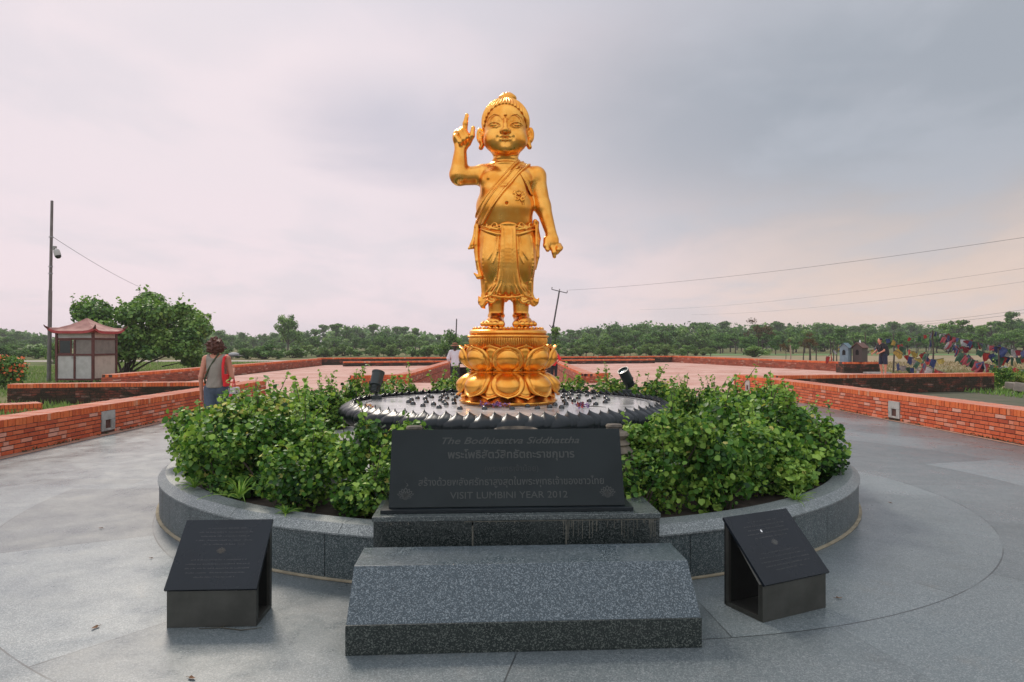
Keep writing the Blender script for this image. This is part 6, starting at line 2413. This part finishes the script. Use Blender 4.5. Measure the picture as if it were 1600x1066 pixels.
flag_string(fp(1457, 517, 34), fp(1660, 556, 27), 0.15, 36, 0.46, 'dense prayer flag string sloping down right from the highest point', 1, only=['green', 'maroon', 'blue', 'green', 'white', 'maroon', 'blue'])
flag_string(fp(1457, 518, 34), fp(1440, 590, 30), 0.05, 8, 0.36, 'prayer flag string dropping almost straight down from the highest point', 2, only=['blue', 'blue', 'white', 'green'])
flag_string(fp(1457, 518, 34), fp(1420, 528, 40), 0.1, 5, 0.36, 'short prayer flag string left of the highest point, with a red flag', 3, only=['green', 'white', 'red'])
flag_string(fp(1395, 530, 38), fp(1462, 552, 34), 0.3, 9, 0.52, 'prayer flag string with yellow and red flags right of the man', 4, only=['yellow', 'yellow', 'red', 'green', 'red'])
flag_string(fp(1396, 546, 36), fp(1475, 560, 33), 0.25, 9, 0.52, 'lower prayer flag string with yellow, red and green flags right of the man', 5, only=['yellow', 'green', 'red', 'blue'])
flag_string(fp(1472, 522, 33), fp(1540, 570, 29), 0.2, 20, 0.5, 'prayer flag string with maroon and blue flags under the ridge string', 6, only=['maroon', 'blue', 'maroon', 'white', 'green'])
flag_string(fp(1490, 535, 32), fp(1560, 582, 28), 0.2, 19, 0.48, 'tangled lower prayer flag string with green and yellow flags', 7, only=['green', 'yellow', 'white', 'blue', 'maroon'])
flag_string(fp(1530, 548, 30), fp(1660, 545, 29), 0.35, 18, 0.52, 'prayer flag string with dark green and red flags at the right edge', 8, only=['green', 'green', 'red', 'blue'])
flag_string(fp(1560, 551, 33), fp(1670, 528, 36), 0.2, 10, 0.5, 'blue and white prayer flag string rising to the right edge', 9, only=['white', 'blue', 'blue', 'white'])
flag_string(fp(1540, 568, 28), fp(1660, 572, 26), 0.2, 17, 0.46, 'lowest prayer flag string with red and white flags near the rubble', 10, only=['green', 'red', 'white', 'green', 'maroon'])
flag_string(fp(1392, 525, 40), fp(1340, 548, 40), 0.35, 8, 0.45, 'prayer flag string with blue and yellow flags behind the man', 11, only=['blue', 'yellow', 'white'])
flag_string(fp(1312, 536, 42), fp(1290, 560, 41), 0.1, 4, 0.5, 'short faded prayer flag string left of the shrine houses', 12, only=['white', 'red', 'red', 'yellow'])
flag_string(fp(1428, 562, 34), fp(1500, 588, 30), 0.1, 12, 0.55, 'drooping prayer flag string with red flags just above the mossy wall', 13, only=['red', 'maroon', 'white', 'green'])
flag_string(fp(1398, 566, 36), fp(1440, 574, 34), 0.15, 5, 0.5, 'low prayer flag string with a dark blue flag beside the man', 14, only=['blue', 'white', 'green'])
# crooked support poles of the flags
for i, (px, yt, Y, lab) in enumerate(((1457, 516, 34, 'thin crooked pole holding the highest prayer flag string'), (1560, 545, 29, 'crooked pole holding the right prayer flag strings'), (1396, 522, 39, 'pale stick pole behind the man holding prayer flags'))):
    x, y, z = wp(px, yt, Y)
    b = MB(); b.tube([(0, 0, 0), (0.05, 0, z * .5), (0, 0, z)], [0.05, 0.04, 0.025], 6)
    o = b.build('flag_pole', BARKD); o.location = (x, y, 0); tag(o, lab, 'pole')

# rubble slabs and plants at the right edge
RUB = mat('rubble_stone', (0.34, 0.29, 0.24), 0.95, noise_amt=.6, noise_scale=3, bump=.6, bump_scale=8)
for i, (px, py, s, lab) in enumerate(((1578, 600, (1.5, .8, .12), 'flat pinkish rubble slab on the right'), (1600, 598, (1.8, .9, .2), 'big pale rubble slab at the right edge'),
                                   (1592, 610, (.9, .6, .25), 'grey rubble block below the flat slabs'), (1604, 614, (1.2, .7, .3), 'dark rubble block at the lower right of the pile'))):
    P = ppx(px, py, 0.0)
    b = MB(); b.box((0, 0, s[2] / 2), s); o = b.build('rubble_slab', RUB, bevel=0.03)
    o.location = (P.x, P.y, 0.12 if i < 2 else 0.0); o.rotation_euler = (0.05 * i, 0.06, 0.3 * i)
    tag(o, lab, 'rubble', 'rubble slabs at the right edge')
for i, (px, py, s) in enumerate(((1556, 606, 1.15), (1572, 603, 0.9), (1590, 603, 0.8))):
    P = ppx(px, py)
    a_ = add_shrub(SHR[i], P.x, P.y, 0, i, ('light green weedy bush at the right end of the mossy wall', 'light green weed between the mossy wall and the rubble', 'small green weed at the far right beside the rubble')[i], s, s * 0.9)
    a_['group'] = 'weedy bushes by the rubble'; a_.name = 'weed_bush'

# ------------------------------------------------------------------ people
SKIN = mat('skin_tanned', (0.60, 0.25, 0.16), 0.55, noise_amt=0.15, noise_scale=10)
SKIN2 = mat('skin_brown', (0.33, 0.15, 0.09), 0.55)


def person(loc, rz, label, J, cloth, height=1.7, skin=None, res=0.0095, female=False):
    """J: joint positions for a 1.7 m figure facing -Y; cloth: list of (name, material, kind, args)"""
    f = height / 1.7
    root = empty('person', loc, rz, label, 'person')
    root.scale = (f, f, f)
    D = dict(hipL=(-0.09, 0, 0.90), hipR=(0.09, 0, 0.90), kneeL=(-0.10, -0.01, 0.49), kneeR=(0.10, -0.01, 0.49), ankL=(-0.10, 0.03, 0.08), ankR=(0.10, 0.03, 0.08),
             toeL=(-0.12, -0.15, 0.025), toeR=(0.12, -0.15, 0.025), shL=(-0.175, 0, 1.39), shR=(0.175, 0, 1.39), elL=(-0.22, 0.02, 1.11), elR=(0.22, 0.02, 1.11),
             wrL=(-0.23, -0.03, 0.86), wrR=(0.23, -0.03, 0.86), neck=(0, 0.01, 1.44), head=(0, -0.01, 1.585), chest=(0, 0, 1.24), pelvis=(0, 0, 0.93), look=(0, -1, 0))
    D.update(J)
    D = {k: np.array(v, float) for k, v in D.items()}
    lo = (-0.55, -0.5, -0.02); hi = (0.55, 0.45, 1.78)

    def trunk(s):
        wd = 0.93 if female else 1.0
        s.ell(D['chest'] + (0, 0, 0.04), (0.155 * wd, 0.105, 0.19), 0.03)
        s.ell(D['pelvis'] + (0, 0.01, 0), (0.155, 0.105, 0.13), 0.04)
        s.cap(D['pelvis'], D['chest'], 0.115 * wd, 0.11 * wd, 0.05)
        s.cap(D['shL'] * 0.9 + D['shR'] * 0.1, D['shR'] * 0.9 + D['shL'] * 0.1, 0.062, 0.062, 0.05)

    def legs(s, e=0.0):
        for q in 'LR':
            s.cap(D['hip' + q], D['knee' + q], 0.082 + e, 0.055 + e, 0.03)
            s.cap(D['knee' + q], D['ank' + q], 0.053 + e, 0.036 + e, 0.02)

    s = SDF(lo, hi, res)
    trunk(s); legs(s)
    for q in 'LR':
        s.cap(D['sh' + q], D['el' + q], 0.048, 0.036, 0.02)
        s.cap(D['el' + q], D['wr' + q], 0.037, 0.024, 0.015)
        d = D['wr' + q] - D['el' + q]; d /= np.linalg.norm(d)
        side = np.array([0, -1.0, 0]); side = side - d * (side @ d); side /= (np.linalg.norm(side) + 1e-6)
        pc = D['wr' + q] + d * 0.05
        s.cap(D['wr' + q], pc + d * 0.025, 0.024, 0.029, 0.01)
        inn = np.cross(d, side)
        if q == 'L': inn = -inn
        for k_, (o, l) in enumerate(((-0.027, 0.062), (-0.009, 0.075), (0.009, 0.070), (0.026, 0.054))):
            a = pc + d * 0.035 + side * o
            m_ = a + d * l * 0.5 + inn * 0.006
            s.chain([a, m_, m_ + d * l * 0.38 + inn * 0.02], [0.0105, 0.0095, 0.0085], 0.003)
        s.chain([pc - side * 0 + side * 0.02, pc + side * 0.045 + d * 0.02, pc + side * 0.05 + d * 0.055], [0.013, 0.011, 0.009], 0.004)
        s.cap(D['ank' + q], D['toe' + q], 0.036, 0.026, 0.02)
        s.ell(D['ank' + q] + (0, 0.02, -0.035), (0.034, 0.045, 0.035), 0.02)
    s.cap(D['neck'] - (0, 0, 0.05), D['head'] - (0, 0, 0.06), 0.052, 0.047, 0.02)
    h = D['head']
    s.ell(h + (0, 0.012, 0.035), (0.076, 0.094, 0.088), 0.01)
    s.ell(h + (0, -0.025, -0.03), (0.058, 0.065, 0.085), 0.02)
    s.cap(h + (0, -0.088, 0.01), h + (0, -0.105, -0.018), 0.009, 0.014, 0.008)
    s.ell(h + (0, -0.086, -0.050), (0.022, 0.010, 0.007), 0.004)
    for q in (-1, 1):
        s.ell(h + (q * 0.031, -0.094, 0.016), (0.016, 0.012, 0.009), 0.008, 'cut')
        s.ell(h + (q * 0.031, -0.079, 0.014), (0.012, 0.010, 0.009), 0.002)
        s.ell(h + (q * 0.078, 0.012, 0.0), (0.009, 0.020, 0.032), 0.004)
    bo = sdf_obj('body', s, 1.0, skin or SKIN, root, 1)
    for c in cloth:
        nm, m_, kind = c[0], c[1], c[2]
        a = c[3] if len(c) > 3 else {}
        s = SDF(lo, hi, res)
        if kind == 'top':
            trunk(s)
            if a.get('sleeve', 0) > 0:
                for q in 'LR':
                    e = D['sh' + q] + (D['el' + q] - D['sh' + q]) * min(a['sleeve'], 1)
                    s.cap(D['sh' + q], e, 0.058, 0.056, 0.02)
                    if a['sleeve'] > 1:
                        e2 = D['el' + q] + (D['wr' + q] - D['el' + q]) * (a['sleeve'] - 1)
                        s.cap(e, e2, 0.056, 0.045, 0.02)
            s.cap(D['pelvis'] + (0, 0.0, -0.06), D['chest'], a.get('loose', 0.13), 0.12, 0.04)
            X, Y, Z = np.meshgrid(*s.ax, indexing='ij')
            s.D = s.D - a.get('th', 0.014) + (0.004 * np.sin(X * 60 + Z * 35) * np.clip((1.25 - Z) * 3, 0, 1)).astype(np.float32)
            s.D = np.maximum(s.D, a.get('z0', 0.86) - Z)
            nk = a.get('neck', 0.09)
            s.ell(D['neck'] + (0, 0.0, 0.055), (nk, 0.13, 0.10 + a.get('scoop', 0)), 0.01, 'cut')
            if a.get('sleeve', 0) == 0:
                s.D = np.maximum(s.D, np.abs(X - D['chest'][0]) - a.get('half', 0.145))
        elif kind == 'pants':
            s.ell(D['pelvis'] + (0, 0.01, -0.01), (0.165, 0.118, 0.13), 0.03)
            legs(s, a.get('loose', 0.018))
            X, Y, Z = np.meshgrid(*s.ax, indexing='ij')
            s.D = np.maximum(s.D, np.maximum(a.get('z0', 0.5) - Z, Z - a.get('z1', 0.99)))
        elif kind == 'shoes':
            for q in 'LR':
                s.cap(D['ank' + q] + (0, 0.01, -0.04), D['toe' + q] + (0, -0.01, 0.005), 0.044, 0.036, 0.02)
            X, Y, Z = np.meshgrid(*s.ax, indexing='ij')
            s.D = np.maximum(s.D, -0.0 - Z + 0.002)
        elif kind == 'hair':
            hh = D['head']
            s.ell(hh + (0, 0.028, 0.050), (0.092, 0.098, 0.090), 0.01)
            if a.get('long'):
                s.cap(hh + (0, 0.05, 0.0), hh + (0, 0.07, -a['long']), 0.08, 0.05, 0.03)
            s.ell(hh + (0, -0.115, -0.02), (0.075, 0.085, 0.085), 0.01, 'cut')
            if a.get('curly'):
                rg = np.random.default_rng(4)
                for _ in range(190):
                    d = rg.normal(size=3); d /= np.linalg.norm(d)
                    if d[1] < -0.35: continue
                    p = hh + (0, 0.03, 0.025) + d * np.array([0.125, 0.12, 0.125]) * rg.uniform(0.85, 1.12)
                    e = rg.normal(size=3) * 0.022
                    s.cap(p, p + e, 0.017, 0.010, 0.006)
                s.ell(hh + (0, 0.035, 0.02), (0.118, 0.112, 0.120), 0.01)
                s.ell(hh + (0, -0.125, -0.02), (0.075, 0.085, 0.085), 0.01, 'cut')
        elif kind == 'prims':
            for p_ in a['p']:
                getattr(s, p_[0])(*p_[1:])
        sdf_obj(nm, s, 1.0, m_, root, 1)
    return root


GREYTOP = mat('grey_vest_cloth', (0.30, 0.26, 0.215), 0.9, noise_amt=0.25, noise_scale=7)
DENIM = mat('blue_grey_denim', (0.085, 0.11, 0.15), 0.9, noise_amt=0.4, noise_scale=20)
REDC = mat('bright_red_cloth', (0.72, 0.02, 0.025), 0.8)
STRAP = mat('olive_strap', (0.055, 0.065, 0.03), 0.8)
CURLS = mat('auburn_hair', (0.105, 0.030, 0.014), 0.65, noise_amt=0.6, noise_scale=25, dark=(0.02, 0.008, 0.006))
DKHAIR = mat('dark_hair', (0.02, 0.013, 0.010), 0.5)
BLACKC = mat('black_cloth', (0.018, 0.018, 0.022), 0.9)
NAVY = mat('navy_shorts', (0.020, 0.026, 0.05), 0.9)
WHITEC = mat('white_cloth', (0.62, 0.58, 0.62), 0.85)
SHOE = mat('dark_shoe', (0.04, 0.035, 0.035), 0.7)
HAT = mat('brown_hat', (0.24, 0.09, 0.045), 0.9)

# woman with curly hair, walking away (figure faces +Y; local -Y is her front)
person((-4.76, 11.0, 0), R(183), 'woman seen from behind in a grey sleeveless top with curly auburn hair', dict(
    elL=(-0.235, -0.01, 1.10), wrL=(-0.19, -0.17, 1.17), elR=(0.225, 0.05, 1.10), wrR=(0.235, 0.0, 0.84),
    kneeL=(-0.09, -0.08, 0.49), ankL=(-0.09, 0.0, 0.09), kneeR=(0.09, 0.03, 0.48), ankR=(0.09, 0.16, 0.11), toeR=(0.10, 0.0, 0.03), head=(0.012, -0.02, 1.565), neck=(0, 0.0, 1.43)),
    [('vest_top', GREYTOP, 'top', dict(z0=0.93, neck=0.105, scoop=0.03, half=0.138)),
     ('shorts', DENIM, 'pants', dict(z0=0.56, z1=0.975, loose=0.026)),
     ('hair', CURLS, 'hair', dict(curly=True)),
     ('shoes', SHOE, 'shoes'),
     ('shoulder_strap', STRAP, 'prims', dict(p=[('chain', [(-0.05, 0.062, 1.462), (0.0, 0.118, 1.36), (0.08, 0.128, 1.22), (0.145, 0.10, 1.08), (0.17, 0.02, 1.0)], [0.015] * 5, 0.004),
                                              ('chain', [(-0.05, 0.05, 1.46), (-0.03, -0.08, 1.38), (0.08, -0.125, 1.2), (0.17, 0.0, 1.0)], [0.014] * 4, 0.004)]))],
    height=1.72, female=True)
bag = empty('red_tote_bag', (-4.56, 11.0, 0), R(183), 'bright red bag on the shoulder of the woman in the grey top', 'bag')
b = MB()
b.tube([(0.045, 0.085, 1.42), (0.05, 0.125, 1.30), (0.045, 0.13, 1.12), (0.03, 0.10, 1.00)], 0.022, 8)
b.tube([(0.045, 0.085, 1.42), (0.04, -0.03, 1.46), (0.045, -0.12, 1.30), (0.03, -0.06, 1.00)], 0.020, 8)
b.build('handles', REDC, bag, smooth=True)
b = MB()
b.box((0.03, 0.02, 1.06), (0.05, 0.22, 0.20))
b.build('bag_body', REDC, bag, bevel=0.02)
b = MB()
bag2 = empty('white_shopping_bag', (-4.47, 10.98, 0), R(183), 'crumpled white plastic bag with red print hanging from the woman\'s right arm', 'bag')
b.box((-0.01, 0.02, 0.80), (0.11, 0.26, 0.30)); b.build('bag_body', mat('white_plastic', (0.62, 0.56, 0.55), 0.5, trans=0.3), bag2, bevel=0.03)
b = MB(); b.tube([(0, -0.06, 0.94), (-0.0, 0.0, 1.09), (0, 0.08, 0.94)], 0.010, 6); b.build('handles', mat('red_strip', (0.6, 0.06, 0.06), .7), bag2)
b = MB(); b.box((-0.0, 0.151, 0.80), (0.05, 0.004, 0.10), ); b.build('print', mat('red_strip'), bag2)
cap_ = empty('sun_visor', (-4.455, 10.93, 1.475), R(15), 'pale grey cap held at the shoulder of the woman in the grey top', 'cap')
b = MB(); b.ball((0, 0, 0), (0.085, 0.07, 0.035), 16, 8); b.build('crown', mat('cap_grey', (0.35, 0.34, 0.34), 0.8), cap_, smooth=True)
b = MB(); b.ball((0.06, -0.02, -0.02), (0.08, 0.06, 0.008), 16, 6); b.build('brim', mat('cap_dark', (0.10, 0.09, 0.09), 0.8), cap_, smooth=True)

# man with a backpack on the right
P = (18.05, 33.2, 0.10)
person(P, R(-80), 'man in black shirt and shorts leaning forward beside the shrine houses', dict(
    chest=(0, -0.07, 1.24), neck=(0, -0.13, 1.42), head=(0, -0.17, 1.555), shL=(-0.17, -0.11, 1.38), shR=(0.17, -0.11, 1.38), elL=(-0.23, -0.15, 1.12), wrL=(-0.20, -0.34, 1.0),
    elR=(0.23, -0.13, 1.12), wrR=(0.20, -0.33, 1.02), kneeL=(-0.10, -0.05, 0.49), kneeR=(0.11, 0.03, 0.49)),
    [('black_shirt', BLACKC, 'top', dict(z0=0.86, sleeve=0.55, neck=0.075)), ('shorts', NAVY, 'pants', dict(z0=0.50, z1=0.96, loose=0.034)), ('hair', DKHAIR, 'hair'), ('shoes', SHOE, 'shoes')],
    height=1.84)
bp = empty('backpack', P, R(-80), 'black backpack worn by the man in the black shirt', 'backpack')
s = SDF((-0.25, -0.05, 0.85), (0.25, 0.4, 1.6), 0.012)
s.cap((0, 0.14, 1.06), (0, 0.10, 1.40), 0.135, 0.12, 0.04); s.cap((0, 0.22, 1.05), (0, 0.2, 1.25), 0.10, 0.09, 0.04)
sdf_obj('pack', s, 1.0, mat('backpack_black', (0.014, 0.014, 0.016), 0.7), bp, 1)
b = MB()
for q in (-0.12, 0.12): b.tube([(q, 0.03, 1.52), (q, -0.16, 1.50), (q, -0.25, 1.32), (q, -0.10, 1.08), (q, 0.05, 1.05)], 0.018, 6)
b.build('straps', mat('backpack_black'), bp)

# person in white by the channel
P = (-2.22, 26.6, 0)
person(P, R(180), 'person in a loose white shirt and dark trousers left of the pedestal', dict(
    elL=(-0.26, -0.06, 1.15), wrL=(-0.2, -0.24, 1.2), elR=(0.27, 0.0, 1.13), wrR=(0.24, -0.12, 0.93)),
    [('white_shirt', WHITEC, 'top', dict(z0=0.80, sleeve=1.35, neck=0.07, loose=0.155, th=0.022)), ('trousers', BLACKC, 'pants', dict(z0=0.06, z1=0.95, loose=0.03)),
     ('hair', DKHAIR, 'hair', dict(long=0.10)), ('shoes', SHOE, 'shoes')], height=1.62)
hat = empty('sun_hat', (P[0], P[1] - 0.02, 1.60), 0, 'brown sun hat on the head of the person in white', 'hat')
b = MB(); b.lathe([(0.19, -0.045), (0.15, -0.02), (0.105, 0.0), (0.10, 0.05), (0.07, 0.08), (0.0001, 0.09)], 20); hat_o = b.build('hat_body', HAT, hat, smooth=True)
b = MB(); b.lathe([(0.108, 0.0), (0.108, 0.022), (0.102, 0.022)], 20); b.build('hat_band', STRAP, hat)

# person in red behind the pedestal
P = (1.80, 29.3, 0)
person(P, R(160), 'person in bright red with hand on hip, half hidden by the pedestal', dict(
    elL=(-0.34, 0.04, 1.17), wrL=(-0.17, -0.06, 1.02), head=(0.0, -0.05, 1.57)),
    [('red_shirt', REDC, 'top', dict(z0=0.84, sleeve=1.0, neck=0.07)), ('trousers', BLACKC, 'pants', dict(z0=0.06, z1=0.95, loose=0.02)), ('hair', DKHAIR, 'hair'), ('shoes', SHOE, 'shoes')],
    height=1.42)

# ------------------------------------------------------------------ haze
def haze(density):
    b = MB()
    b.box((0, 330, 9.0), (1100, 800, 22.0))
    o = b.build('haze', None)
    m_ = bpy.data.materials.new('haze')
    m_.use_nodes = True
    t = NT(m_.node_tree)
    for nd in list(t.n):
        if nd.type == 'BSDF_PRINCIPLED': t.n.remove(nd)
    v = t.new('ShaderNodeVolumePrincipled')
    v.inputs['Color'].default_value = (0.86, 0.84, 0.90, 1)
    v.inputs['Density'].default_value = density
    v.inputs['Anisotropy'].default_value = 0.3
    t.l.new(v.outputs[0], t.n['Material Output'].inputs['Volume'])
    o.data.materials.append(m_)
    tag(o, 'thin pale haze over the whole place', 'haze', kind='stuff')
haze(0.0005)
